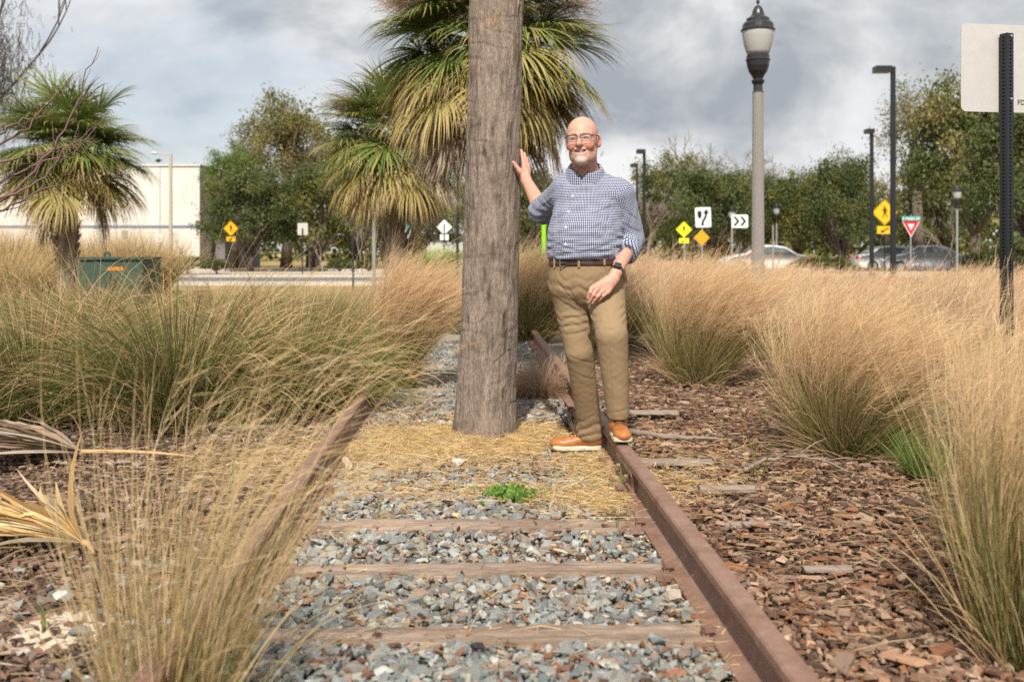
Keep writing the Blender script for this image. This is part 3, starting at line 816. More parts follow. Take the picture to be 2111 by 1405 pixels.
def muhly(n, h, r0, spread, lean, per=16, wid=0.0011, plw=0.0007, droop=0.07, wind=0.14, S=7, plfrac=0.42, stems=0.30, pal1=STRAW, pink=PINK, back=0.55):
    a, P1 = blades(int(n*0.62), r0, h*0.78, 0.2, spread, lean, droop*1.4, wid*1.25, GREEN + OLIVE, OLIVE + pal1, S=S, wind=wind)
    b_, P2 = blades(int(n*stems), r0*0.8, h*1.1, 0.14, spread*0.8, lean, droop, wid*0.8, OLIVE, pal1, S=S, wind=wind*1.5)
    c_, P3 = blades(int(n*0.14), r0*1.1, h*0.5, 0.3, spread*1.7, (0, 0), 0.3, wid*1.2, RUSSET, STRAW, S=S)
    out = [a, b_, c_]
    if per:
        out.append(plumes(P2, per, 0.19*h, plw, pink, frac=plfrac, lean=(lean[0]*0.8 + wind, 0)))
    return cat(out)

def fakahatchee(n, h, r0, seed=0):
    a, _ = blades(int(n*0.62), r0, h*1.65, 0.2, 1.15, (0.06, -0.05), 0.5, 0.0036, GREEN, GREEN + OLIVE[:1], S=8, stiff=1.3)
    b_, _ = blades(int(n*0.36), r0*1.05, h*2.1, 0.2, 1.15, (0.08, -0.1), 0.62, 0.0023, GREEN + RUSSET, STRAW[:2] + RUSSET, S=9, stiff=1.5)
    c_, _ = blades(int(n*0.16), r0*1.1, h*0.9, 0.25, 1.25, (0.0, -0.1), 0.5, 0.0020, RUSSET, STRAW, S=9, stiff=1.0)
    return cat([a, b_, c_])

def clump(me_or_data, px, py, Y, lab, grp=None, rot=0.0, sc=1.0, name='grass_clump'):
    x = (px - CX) * Y / K
    if isinstance(me_or_data, tuple):
        V, F, C = me_or_data
        me_or_data = mesh_data(name, V, F, MBLADE, C=C)
    return inst(name, me_or_data, None, (x, Y, -0.01), (0, 0, rot), sc, label=lab, cat='grass', group=grp)

# right of the track
M5 = muhly(3600, 0.86, 0.22, 0.66, (0.16, 0), per=20)
clump(M5, 1440, 790, 8.6, 'tall tan feathery grass clump just right of the man')
M6 = cat([muhly(3000, 0.76, 0.16, 0.95, (0.16, -0.02), per=20, back=0.4), blades(26, 0.12, 1.0, 0.1, 0.5, (-0.02, 0), 0.01, 0.0024, STRAW, STRAW)[0]])
clump(M6, 1750, 950, 5.55, 'low spreading grass clump with green base behind the fallen twig on the right')
M7 = muhly(1700, 0.80, 0.16, 0.45, (0.06, 0.0), per=8, wid=0.0011, plw=0.0005)
clump(M7, 2150, 1400, 2.75, 'tall blurred grass clump at the right edge, nearest the camera on that side')
clump(muhly(1500, 0.8, 0.16, 0.6, (0.05, 0.0), per=6), 2150, 1200, 3.5, 'grass clump behind the nearest one at the right edge')
# left of the track
FK = [fakahatchee(2500, 0.50, 0.27), fakahatchee(2000, 0.45, 0.28)]
clump(FK[0], 365, 850, 6.6, 'large arching green and straw grass clump in the middle of the left bed')
clump(FK[1], 600, 850, 7.1, 'arching straw grass clump nearest the left rail')
clump(fakahatchee(1900, 0.50, 0.3), 75, 850, 6.7, 'arching grass clump cut by the left edge of the picture')
clump(fakahatchee(1200, 0.50, 0.24), 470, 760, 8.9, 'arching grass clump behind the large one on the left')
clump(fakahatchee(1200, 0.56, 0.24), 190, 760, 8.9, 'russet topped grass clump below the green utility box')
clump(muhly(3600, 0.86, 0.13, 0.42, (0.16, 0), per=20, plfrac=0.5), 812, 806, 8.15, 'golden grass clump growing on the left rail beside the palm trunk')
clump(muhly(2600, 1.0, 0.25, 0.65, (0.1, 0), per=16, pal1=OLIVE + STRAW, wid=0.0018), 1092, 690, 12.6, 'green gold grass clump seen between palm trunk and man')
M4 = blades(900, 0.13, 0.30, 0.25, 1.35, (-0.05, -0.2), 0.55, 0.0017, [(0.16, 0.085, 0.055), (0.24, 0.14, 0.09)], [(0.40, 0.26, 0.17), (0.5, 0.36, 0.25)], S=8)[0]
clump(M4, 1112, 800, 7.75, 'dead brown drooping grass tuft between trunk and man')
clump(blades(700, 0.22, 0.26, 0.3, 1.3, (0, -0.1), 0.5, 0.0016, RUSSET, [(0.42, 0.32, 0.24), (0.5, 0.4, 0.3)], S=7)[0], 1150, 745, 8.6, 'pale dead grass spilling over the right rail behind the man')
for px, py, Y, h, lab in ((640, 700, 11.5, 0.52, 'green bushy grass clump behind the left rail'), (735, 690, 12.5, 0.46, 'grey green grass clump right of the bushy one'), (560, 690, 12.8, 0.48, 'seed topped green grass clump in the left middle distance')):
    clump(cat([blades(1200, 0.3, h*1.15, 0.2, 0.8, (0.08, 0), 0.15, 0.003, GREEN, GREEN + OLIVE)[0], blades(500, 0.3, h*1.45, 0.2, 0.7, (0.12, 0), 0.16, 0.0022, OLIVE, STRAW)[0]]), px, py, Y, lab)
# blurred clump close to the camera, lower left
fg = [blades(300, 0.15, 0.62, 0.25, 0.55, (0.03, 0.02), 0.05, 0.0012, OLIVE + STRAW, STRAW, S=10, wind=0.04),
      blades(110, 0.12, 0.84, 0.16, 0.50, (0.10, 0.05), 0.06, 0.0010, OLIVE, STRAW, S=12, wind=0.12)[0:2]]
fa, fP = blades(80, 0.13, 0.95, 0.16, 0.42, (0.40, 0.05), 0.07, 0.0010, OLIVE, STRAW, S=12, wind=0.10)
fd = cat([fg[0][0], fg[1][0], fa, plumes(fP, 7, 0.10, 0.0006, STRAW, frac=0.35, lean=(0.6, 0)), blades(70, 0.2, 0.45, 0.3, 1.0, (0.1, -0.1), 0.28, 0.0012, OLIVE, STRAW, S=9)[0]])
clump(fd, 350, 1400, 2.42, 'blurred straw coloured grass clump in the left foreground')

# low weeds
def weed(px, py, n, L, lab, wid=0.004, spread=0.25, nm='weed', z=0.0, Yo=None):
    Y = Yo or GY(py, z); x = (px - CX) * Y / K
    g = [(0.13, 0.20, 0.045), (0.17, 0.23, 0.06), (0.10, 0.16, 0.035)]
    V, F, C = blades(n, 0.01 if n < 8 else 0.06, L, 0.25, spread, (0.05, 0), 0.06, wid, g, g, S=6)[0]
    inst(nm, mesh_data(nm, V, F, MLEAF, C=C), None, (x, Y, z), label=lab, cat='weed', group=None)
weed(1286, 1003, 4, 0.15, 'green grass blade standing against the right rail', 0.007, 0.18, Yo=4.72)
weed(1272, 1098, 2, 0.12, 'single green blade beside the third tie', 0.005, 0.06)
weed(985, 1188, 1, 0.075, 'short green blade sprouting at the second tie', 0.008, 0.9)
weed(480, 1010, 3, 0.16, 'green blades left of the left rail', 0.005, 0.1)
weed(781, 1080, 2, 0.09, 'small green blade among the stones near the left rail', 0.005, 0.1)
weed(870, 895, 2, 0.08, 'green blade left of the palm foot', 0.004, 0.1)
weed(100, 1305, 3, 0.09, 'green sprout on the sand patch at lower left', 0.006, 0.2)
weed(188, 945, 2, 0.09, 'green sprout by the dead frond stalk', 0.006, 0.2)
weed(1565, 990, 5, 0.2, 'thin green shoots beside the fallen twig', 0.003, 0.35)
weed(1905, 985, 420, 0.22, 'low soft green weed patch right of the spreading grass', 0.0016, 0.9)
weed(745, 725, 260, 0.13, 'bright green weed patch behind the left rail', 0.004, 0.9)
Yc_ = GY(1030); n = 420
Pn = np.stack([(1052 - CX)*Yc_/K + rng.normal(0, 0.055, n), Yc_ + rng.normal(0, 0.05, n), rng.uniform(0.01, 0.05, n)], 1)
d = rng.normal(0, 1, (n, 3)); d[:, 2] = np.abs(d[:, 2]) * 0.4; d /= np.linalg.norm(d, axis=1, keepdims=True)
Q = Pn[:, None] + d[:, None] * np.linspace(0, 0.022, 4)[None, :, None]
g = cols([(0.12, 0.24, 0.04), (0.18, 0.30, 0.06)], n)
V, F, C = ribbons(Q, np.tile(np.array([0.002, 0.007, 0.007, 0.001]), (n, 1)), g, g)
put('clover_patch', V, F, MLEAF, C=C, kind='stuff', at=((1052 - CX)*Yc_/K, Yc_, 0), label='leafy bright green clover weed between the ties', cat='weed')

# ---------------------------------------------------------------- grass masses in the middle distance
def field(spots, name, lab, kind_fn):
    V, F, C = cat([kind_fn(*s) for s in spots])
    put(name, V, F, MBLADE, C=C, kind='stuff', label=lab, cat='grass')
def shift(d, x, y, s=1.0):
    V, F, C = d
    return V * s + np.array([x, y, -0.02]), F, C
def mass_muhly(x, y, h, n, per):
    w = 0.0016 * max(1.0, y / 8)
    return shift(muhly(n, h, 0.22, 0.66, (0.17, 0), per=per, wid=w, plw=w*0.55, S=6, pink=PINK2 if rng.uniform() < .6 else PINK), x, y)
spots = []
for row, Y in enumerate((8.2, 10.2, 12.2, 14.4, 17.0, 20.0, 24.0)):
    for px in np.arange(1300, 2300, 118 * 9.5 / Y):
        pxx = px + rng.uniform(-25, 25)
        hh = np.interp(pxx, [1280, 1560, 1680, 1800, 1950, 2111, 2300], [0.86, 0.84, 0.70, 0.64, 0.68, 0.76, 0.8]) * rng.uniform(0.88, 1.06)
        if Y < 9 and pxx < 1850: continue
        if Y < 11 and pxx < 1600: continue
        spots.append(((pxx - CX) * Y / K, Y + rng.uniform(-0.5, 0.5), hh, int(600 * min(1, 10 / Y)), 7))
field(spots, 'feathery_grass_mass', 'sweep of tan and pink feathery grass filling the right side up to the road', mass_muhly)
def mass_green(x, y, h, n):
    w = 0.0024 * max(1.0, y / 9)
    return shift(cat([blades(int(n*.75), 0.35, h*1.15, 0.2, 0.8, (0.1, 0), 0.16, w, GREEN, GREEN + OLIVE, S=6)[0], blades(int(n*.4), 0.35, h*1.6, 0.22, 0.75, (0.14, 0), 0.2, w*0.75, RUSSET, RUSSET + RUSSET + STRAW[:2], S=7)[0]]), x, y)
spots = []
for Y in (10.2, 12.4, 15.2, 18.8):
    for px in np.arange(-160, 800, 150 * 9.5 / Y):
        pxx = px + rng.uniform(-30, 30)
        if pxx > 700 + (Y - 8) * 12: continue
        spots.append(((pxx - CX) * Y / K, Y + rng.uniform(-0.6, 0.6), 0.34 * rng.uniform(0.85, 1.1) * (1.2 if pxx < 130 else 1), int(480 * min(1, 11 / Y))))
field(spots, 'arching_grass_mass', 'bed of green and russet arching grass on the left behind the front clumps', mass_green)
spots = [((px - CX) * Y / K, Y, h, 480, 9) for px, Y, h in ((860, 15.5, 0.55), (920, 17, 0.5), (900, 20, 0.45), (960, 14, 0.7), (1120, 15, 0.95), (1180, 14, 0.95), (1240, 16, 1.0), (1300, 18, 1.0), (1110, 19, 1.0), (1220, 12, 0.95))]
field(spots, 'golden_grass_mass', 'golden grass in the middle distance on both sides of the palm trunk', mass_muhly)
def big_mound(n, h):
    return cat([blades(n, 0.5, h*1.0, 0.2, 0.8, (0.12, 0), 0.12, 0.006, OLIVE, STRAW + OLIVE, S=6)[0], blades(n, 0.5, h*1.15, 0.2, 0.7, (0.2, 0), 0.12, 0.004, STRAW, STRAW, S=6)[0]])
bm_ = [mesh_data('grass_clump', V, F, MBLADE, C=C) for V, F, C in (big_mound(900, 1.35), big_mound(900, 1.35))]
for k, (px, Y, s, lab) in enumerate(((20, 25, 1.1, 'golden grass mound at the far left edge'), (75, 27, 1.05, 'golden grass mound left of the round palm trunk'), (205, 28, 1.05, 'golden grass mound above the utility box, beside the palm'), (260, 27, 1.0, 'golden grass mound above the right end of the utility box'), (310, 28, 0.98, 'olive grass mound right of the utility box'), (-10, 20, 0.8, 'golden grass mound in front at the far left'))):
    clump(bm_[k % 2], px, 500, Y, lab, rot=k * 1.3, sc=s)

# ================================================================ BROADLEAF TREES
def crown_mesh(name, R, nclust, nleaf, leaf, pal, seed, shell=0.55, droop=0.0, flat=1.0):
    r_ = np.random.default_rng(seed)
    d = r_.normal(0, 1, (nclust, 3)); d /= np.linalg.norm(d, axis=1, keepdims=True); d[:, 2] = np.where(d[:, 2] < -0.55, -d[:, 2], d[:, 2])
    rad = r_.uniform(shell, 1.0, nclust) * r_.uniform(0.82, 1.08, nclust)
    Cc = d * rad[:, None] * np.array(R)
    per = nleaf // nclust
    cs = r_.uniform(0.16, 0.30, nclust) * np.mean(R)
    idx = np.repeat(np.arange(nclust), per); n = len(idx)
    P = Cc[idx] + r_.normal(0, 0.52, (n, 3)) * cs[idx][:, None] * np.array([1, 1, 0.75])
    a = r_.normal(0, 1, (n, 3)); a /= np.linalg.norm(a, axis=1, keepdims=True)
    nrm = r_.normal(0, 1, (n, 3)) + np.array([0, 0, 0.9]); b_ = np.cross(a, nrm); b_ /= np.linalg.norm(b_, axis=1, keepdims=True)
    s = leaf * r_.uniform(0.6, 1.4, (n, 1))
    V = np.stack([P - a*s, P - b_*s*0.45, P + a*s, P + b_*s*0.45], 1).reshape(-1, 3)
    F = np.arange(n*4).reshape(-1, 4)
    pal = np.array(pal); cc = pal[r_.integers(0, len(pal), nclust)][idx] * (1 + r_.normal(0, 0.22, (n, 1)))
    return mesh_data(name, V, F, MLEAF, C=np.clip(np.repeat(cc, 4, 0), 0.005, 1)), Cc

OAKP = [(0.075, 0.10, 0.026), (0.10, 0.12, 0.035), (0.125, 0.13, 0.04), (0.06, 0.08, 0.024)]
OAKY = [(0.17, 0.16, 0.04), (0.21, 0.18, 0.055), (0.14, 0.14, 0.038), (0.25, 0.20, 0.08)]
CROWNS = {}
def crown(key, *a, **k):
    if key not in CROWNS: CROWNS[key] = crown_mesh('crown', *a, **k)
    return CROWNS[key]
VAR = {
 'oak0': dict(R=(4, 4, 3), nclust=95, nleaf=24000, leaf=0.10, pal=OAKP, seed=1),
 'oak1': dict(R=(4, 4, 3), nclust=90, nleaf=23000, leaf=0.10, pal=OAKP + OAKY[:1], seed=2),
 'oak2': dict(R=(4, 4, 3.4), nclust=95, nleaf=22000, leaf=0.10, pal=OAKP + OAKY, seed=3),
 'yel0': dict(R=(4, 4, 4), nclust=70, nleaf=14000, leaf=0.105, pal=OAKY, seed=4, shell=0.35),
 'lush': dict(R=(4, 4, 3.4), nclust=70, nleaf=15000, leaf=0.10, pal=[(0.10, 0.16, 0.03), (0.13, 0.19, 0.04), (0.08, 0.13, 0.025)], seed=5),
 'thin': dict(R=(4, 4, 4), nclust=60, nleaf=7000, leaf=0.10, pal=OAKY + [(0.22, 0.17, 0.10)], seed=6, shell=0.3),
}
def tree(px, ytop, ybot, Y, wpx, var, lab, seed=0, group='trees along the far roadside', nm='oak_tree'):
    """crown spans rows ytop..ybot and wpx columns at distance Y"""
    me, Cc = crown(var, **VAR[var]); R = VAR[var]['R']
    zt = H - (ytop - HY) * Y / K; zb = max(H - (ybot - HY) * Y / K, 0.05 if nm != 'oak_tree' else 0.3)
    x = (px - CX) * Y / K; hw = wpx * Y / K / 2; hz = (zt - zb) / 2; cz = (zt + zb) / 2
    root = thing(nm, (x, Y, 0), lab, 'tree', group)
    sc = (hw / R[0] / 1.05, hw / R[1] / 1.05, hz / R[2] / 1.05)
    r_ = random.Random(seed)
    rz = r_.uniform(0, 6.28)
    o = inst('crown', me, root, (0, 0, cz), (0, 0, rz), sc)
    b = MB(); tr = 0.026 * zt + 0.03
    b.tube([(x, Y, -0.05), (x + 0.05, Y, zb * 0.6), (x, Y, zb + hz * 0.3)], [tr * 1.3, tr, tr * 0.8], 8)
    cr, sr = math.cos(rz), math.sin(rz)
    for c in Cc[::6]:
        q = Vector((x + (c[0]*sc[0]*cr - c[1]*sc[1]*sr), Y + (c[0]*sc[0]*sr + c[1]*sc[1]*cr), cz + c[2]*sc[2]))
        p0 = Vector((x, Y, zb + hz * 0.15)); mid = p0.lerp(q, 0.5) + Vector((r_.uniform(-.2, .2), r_.uniform(-.2, .2), 0.12 * hz))
        b.tube([p0, mid, q], [tr * 0.45, tr * 0.28, tr * 0.08], 5)
    b.put('trunk', MBARK, root, smooth=True)
    return root

def bare(base, h, seed, lab, name='bare_tree', levels=5, r0=None, mat=None, up=0.55, ang=0.55, ratio=0.74, cat_='tree', group=None, lean=(0, 0, 1), nb=(2, 3), first=0.3, par=None, flat=1.0, rmin=0.0):
    r_ = random.Random(seed); segs = []
    r0 = r0 or h * 0.018
    def grow(p, d, L, r, lv):
        pts = [p]; q = p; dd = d
        for s in range(3):
            dd = (dd + Vector((r_.gauss(0, .10), r_.gauss(0, .10) * flat, r_.gauss(0, .08)))).normalized(); q = q + dd * L / 3; pts.append(q)
        segs.append((pts, [r, r*.9, r*.8, r*.68]))
        if lv <= 0: return
        for k in range(r_.randint(*nb)):
            ax = Vector((r_.gauss(0, 1), r_.gauss(0, 1) * flat, r_.gauss(0, 1))).normalized()
            nd = (dd + ax * ang * r_.uniform(.7, 1.4) + Vector((0, 0, up * 0.25))).normalized()
            st = pts[r_.choice((2, 3, 3))]
            grow(st, nd, L * ratio * r_.uniform(.75, 1.15), r * .62, lv - 1)
    grow(Vector(base), Vector(lean).normalized(), h * first, r0, levels)
    b = MB()
    for pts, rad in segs: b.tube(pts, [max(x, 0.0035 * h / 6, rmin) for x in rad], 5 if rad[0] > r0 * .3 else 3, cap=False)
    if par is None:
        root = thing(name, base, lab, cat_, group)
        b.put('branches', mat or MTWIG, root)
        return root
    return b.put('branches', mat or MTWIG, par)

# left
tree(590, 188, 470, 66, 260, 'yel0', 'tall olive yellow tree rising behind the left oaks', 1)
tree(510, 245, 430, 72, 130, 'thin', 'thin topped tall tree left of the olive one', 2)
tree(482, 298, 450, 60, 135, 'lush', 'bright green round tree beside the white building', 3)
tree(515, 345, 555, 55, 240, 'oak0', 'dark green oak beside the white building', 4)
tree(655, 340, 555, 57, 230, 'oak1', 'dark oak right of the first, behind the plain square sign back', 5)
tree(740, 265, 550, 62, 220, 'oak2', 'olive oak behind the shaggy palm', 6)
tree(640, 270, 440, 70, 160, 'thin', 'greyish thin tree between the left oaks', 7)
tree(860, 380, 540, 66, 190, 'oak0', 'oak behind the shaggy palm fronds', 8)
# behind trunk and man
tree(1105, 345, 550, 46, 190, 'oak1', 'dark oak seen between palm trunk and man', 9)
tree(1000, 360, 520, 60, 180, 'oak2', 'oak hidden mostly by the near palm trunk', 10)
# right middle row
tree(1390, 318, 540, 74, 210, 'oak2', 'yellow green oak just right of the man\'s shoulder', 11)
tree(1470, 345, 550, 62, 220, 'oak0', 'dark round oak behind the keep right sign', 12)
tree(1640, 355, 545, 64, 210, 'oak1', 'round oak right of the tall concrete lamp post', 13)
tree(1555, 352, 545, 70, 190, 'oak2', 'oak directly behind the concrete lamp post', 14)
tree(1735, 320, 550, 58, 190, 'oak0', 'taller dark oak left of the yellow walker sign', 15)
tree(1820, 340, 545, 72, 170, 'thin', 'thin grey tree behind the yellow walker sign', 16)
tree(1890, 150, 430, 60, 220, 'thin', 'sparse yellow leaved tree rising beside the tall light pole', 17)
# right edge
tree(2010, 150, 520, 50, 330, 'oak2', 'large olive oak behind the sign at the right edge', 18)
tree(2120, 215, 520, 40, 290, 'oak0', 'dense dark oak cut by the right edge', 19)
tree(1940, 330, 545, 62, 200, 'oak1', 'low dark oak below the large one at right', 20)
tree(2090, 490, 575, 24, 170, 'oak0', 'low dark shrub at the right edge behind the grass', 21, group='shrubs', nm='shrub')
tree(1335, 370, 520, 80, 120, 'thin', 'pale brown thin tree behind the man\'s shoulder', 22)
# bare trees
Yb = 78
for px, ytop, Y, sd, lab in ((1425, 275, 80, 1, 'bare grey tree left of the lamp post'), (1515, 285, 78, 2, 'bare twiggy tree just left of the lamp post'), (1600, 300, 76, 3, 'bare twiggy tree right of the lamp post'), (1335, 400, 60, 4, 'pale leafless shrub tree behind the man'),
                             (405, 300, 90, 5, 'small bare tree above the white building roof'), (640, 300, 62, 6, 'bare grey tree among the left oaks')):
    x = (px - CX) * Y / K; hh = H + (HY - ytop) * Y / K
    bare((x, Y, 0), hh * 1.0, sd, lab, levels=6, first=0.33, group='bare trees', r0=hh*0.018, rmin=0.014)
for px, ytop, Y, sd, lab in ((388, 455, 52, 11, 'small bare tree in front of the white building'), (665, 460, 54, 12, 'small leafless tree right of the square sign back'), (745, 450, 54, 13, 'small leafless tree left of the shaggy palm trunk'), (1960, 430, 46, 14, 'pale leafless shrub tree at right behind the silver car')):
    x = (px - CX) * Y / K; hh = H + (HY - ytop) * Y / K
    bare((x, Y, 0), hh * 1.15, sd, lab, levels=5, first=0.3, up=0.8, r0=hh*0.009, group='small bare trees', mat=mk('pale_twig', (0.36, 0.30, 0.26), var=0.15))
# moss hung tree, top left
x = (-120 - CX) * 30 / K
root = bare((x, 30, 0), 9.6, 21, 'dark moss hung bare tree in the top left corner', levels=6, first=0.42, ang=0.5, r0=0.14, mat=mk('dark_twig', (0.085, 0.07, 0.06), var=0.2))
n = 5000; an = rng.uniform(0, 6.28, n); P0 = np.stack([x + 0.9 + rng.normal(0, 0.7, n), 30 + rng.normal(0, 0.9, n), 6.7 + rng.normal(0, 1.1, n)], 1)
Q = P0[:, None] + np.array([0, 0, -1.0])[None, None] * (np.linspace(0, 1, 4)[None] * rng.uniform(0.1, 0.5, n)[:, None])[..., None] + rng.normal(0, 0.04, (n, 4, 3))
cc = cols([(0.15, 0.125, 0.105), (0.10, 0.085, 0.07), (0.2, 0.17, 0.14)], n)
V, F, C = ribbons(Q, np.full((n, 4), 0.010), cc, cc); put('hanging_moss', V, F, MBLADE, root, C=C)
# reddish bare branches reaching in from the left edge
x0 = W(-330, 518, 4.6)
MRED = mk('reddish_twig', (0.15, 0.085, 0.075), rough=0.7, var=0.25, scale=20)
root = thing('bare_shrub', (x0[0], 4.6, 0), 'reddish bare branches reaching in from the left edge', 'shrub')
b = MB(); b.tube([(x0[0], 4.6, -0.02), (x0[0]+0.04, 4.6, 0.5), (x0[0]+0.02, 4.6, 1.0)], [0.03, 0.024, 0.018], 8); b.put('stem', MRED, root, smooth=True)
tips = [[(-330, 500), (0, 418), (70, 350), (140, 270), (172, 170), (203, 97)], [(-330, 520), (-60, 420), (20, 365), (100, 330), (160, 315), (225, 230)], [(-330, 450), (-120, 390), (0, 300), (60, 262), (110, 200), (150, 150)],
        [(-330, 470), (-80, 440), (30, 400), (95, 365), (150, 300), (200, 260)], [(-320, 380), (-100, 360), (0, 335), (80, 318), (140, 300), (205, 292)], [(-330, 480), (-100, 460), (10, 430), (70, 395), (130, 380), (185, 360)], [(-330, 420), (-90, 330), (10, 270), (45, 245), (95, 240), (120, 215)]]
r_ = random.Random(4); b = MB()
for k, pl in enumerate(tips):
    Yk = 4.6 + r_.uniform(-0.25, 0.25)
    pts = [Vector(W(px, py, Yk + 0.05 * i)) for i, (px, py) in enumerate(pl)]
    fine = []
    for i in range(len(pts) - 1):
        for s in range(4): fine.append(pts[i].lerp(pts[i+1], s/4) + Vector((r_.gauss(0, .006), r_.gauss(0, .006), r_.gauss(0, .006))))
    fine.append(pts[-1])
    rad = [0.009 - 0.0075 * i / (len(fine) - 1) for i in range(len(fine))]
    b.tube(fine, rad, 6)
    for i in range(6, len(fine) - 1, 2):
        d = (fine[i+1] - fine[i]).normalized(); q = fine[i]
        dv = (d + Vector((r_.gauss(0, .5), r_.gauss(0, .4), r_.gauss(0, .5)))).normalized()
        ln = r_.uniform(0.04, 0.16)
        b.tube([q, q + dv*ln*.5, q + dv*ln + Vector((0, 0, .02))], [rad[i]*.6, rad[i]*.45, 0.0009], 4)
b.put('branches', MRED, root, smooth=True)

# shrubs and palmetto
pm = []
for k, e_ in enumerate((1.2, 0.8, 0.45)):
    V, F, C = frond(e_, 0.0, 300 + k, nseg=20, Lp=0.55, Lb=0.55); pm.append(mesh_data('frond', V, F, MLEAF, C=np.clip(C * np.array([1.5, 1.6, 1.6]), 0, 1)))
for px, Y, s, lab in ((855, 44, 1.25, 'bright green palmetto bush left of the diamond sign back'), (900, 45, 1.35, 'bright green palmetto bush below the diamond sign back'), (940, 44, 1.35, 'palmetto bush touching the trunk edge'), (1085, 34, 1.0, 'grey green palmetto just right of the palm trunk'), (1110, 36, 1.1, 'grey green palmetto beside the green marker post')):
    root = thing('palmetto', ((px - CX) * Y / K, Y, 0), lab, 'palmetto', 'palmettos along the road')
    r_ = random.Random(px)
    for q in range(26):
        inst('frond', pm[q % 3], root, (r_.uniform(-.5, .5)*s, r_.uniform(-.3, .3), r_.uniform(0, .25)), (0, 0, q*2.4), s*r_.uniform(.8, 1.1))
for px, Y, wp, yt, lab in ((385, 46, 120, 528, 'low clipped dark hedge before the white building'), (330, 47, 60, 532, 'small dark hedge at the left end'), (445, 47, 60, 533, 'small hedge below the yellow walker sign'), (700, 52, 70, 532, 'low green hedge beneath the dark oak'), (760, 53, 60, 533, 'low green hedge left of the shaggy palm'), (1690, 50, 150, 530, 'low olive hedge behind the grass, right of lamp post'), (2030, 45, 130, 520, 'low hedge behind the silver car')):
    tree(px, yt, 560, Y, wp, 'oak0', lab, px, group='low hedges', nm='hedge')
# far wood that closes the view
d_ = []
for k in range(64):
    a = -1.05 + 2.1 * k / 63; Rr = 130 + rng.uniform(-10, 10)
    Vc, Fc = None, None
    n = 420
    c = np.array([math.sin(a)*Rr, math.cos(a)*Rr, 3.2]); P = c + rng.normal(0, 1, (n, 3)) * np.array([3.2, 2.0, 2.4]); P[:, 2] = np.abs(P[:, 2])
    v1 = rng.normal(0, 1, (n, 3)); v1 /= np.linalg.norm(v1, axis=1, keepdims=True); v2 = np.cross(v1, rng.normal(0, 1, (n, 3))); v2 /= np.linalg.norm(v2, axis=1, keepdims=True)
    s = rng.uniform(0.32, 0.75, (n, 1))
    V = np.stack([P - v1*s, P - v2*s*.6, P + v1*s, P + v2*s*.6], 1).reshape(-1, 3)
    d_.append((V, np.arange(n*4).reshape(-1, 4), np.repeat(cols(OAKP + OAKY, n, 0.2), 4, 0)))
V, F, C = cat(d_)
put('far_woodland', V, F, MLEAF, C=np.clip(C, 0.01, 1), kind='stuff', label='far woodland closing the view beyond the road', cat='woodland')
# ================================================================ BUILT THINGS
def glyphs(text, size, M, mat, name, parent, th=0.002, font_bold=0.0):
    cu = bpy.data.curves.new('text', 'FONT'); cu.body = text; cu.size = size; cu.align_x = 'CENTER'; cu.align_y = 'CENTER'; cu.extrude = th; cu.offset = font_bold
    cu.resolution_u = 3
    o = bpy.data.objects.new('text_tmp', cu); COL.objects.link(o)
    bpy.context.view_layer.update()
    me = bpy.data.meshes.new_from_object(o.evaluated_get(bpy.context.evaluated_depsgraph_get()))
    bpy.data.objects.remove(o)
    R = M @ Matrix.Rotation(math.radians(90), 4, 'X')
    V = [R @ v.co for v in me.vertices]; F = [tuple(p.vertices) for p in me.polygons]
    bpy.data.meshes.remove(me)
    return put(name, V, F, mat, parent)

MYEL = mk('yellow_sign_sheeting', (0.80, 0.46, 0.015), rough=0.45, var=0.05)
MLIME = mk('fluorescent_yellow_sheeting', (0.80, 0.86, 0.02), rough=0.45, var=0.04)
MORAN = mk('amber_marker_sheeting', (0.78, 0.37, 0.02), rough=0.45, var=0.05)
MREFL = mk('amber_reflector', (0.55, 0.20, 0.02), rough=0.25, var=0.05)
MWHT = mk('white_sign_sheeting', (0.76, 0.76, 0.74), rough=0.45, var=0.04)
MRED_ = mk('red_sign_sheeting', (0.62, 0.025, 0.03), rough=0.45, var=0.05)
MTEAL = mk('green_sign_sheeting', (0.02, 0.32, 0.25), rough=0.45, var=0.05)
MINK = mk('black_sign_ink', (0.012, 0.012, 0.014), rough=0.5, var=0.05)

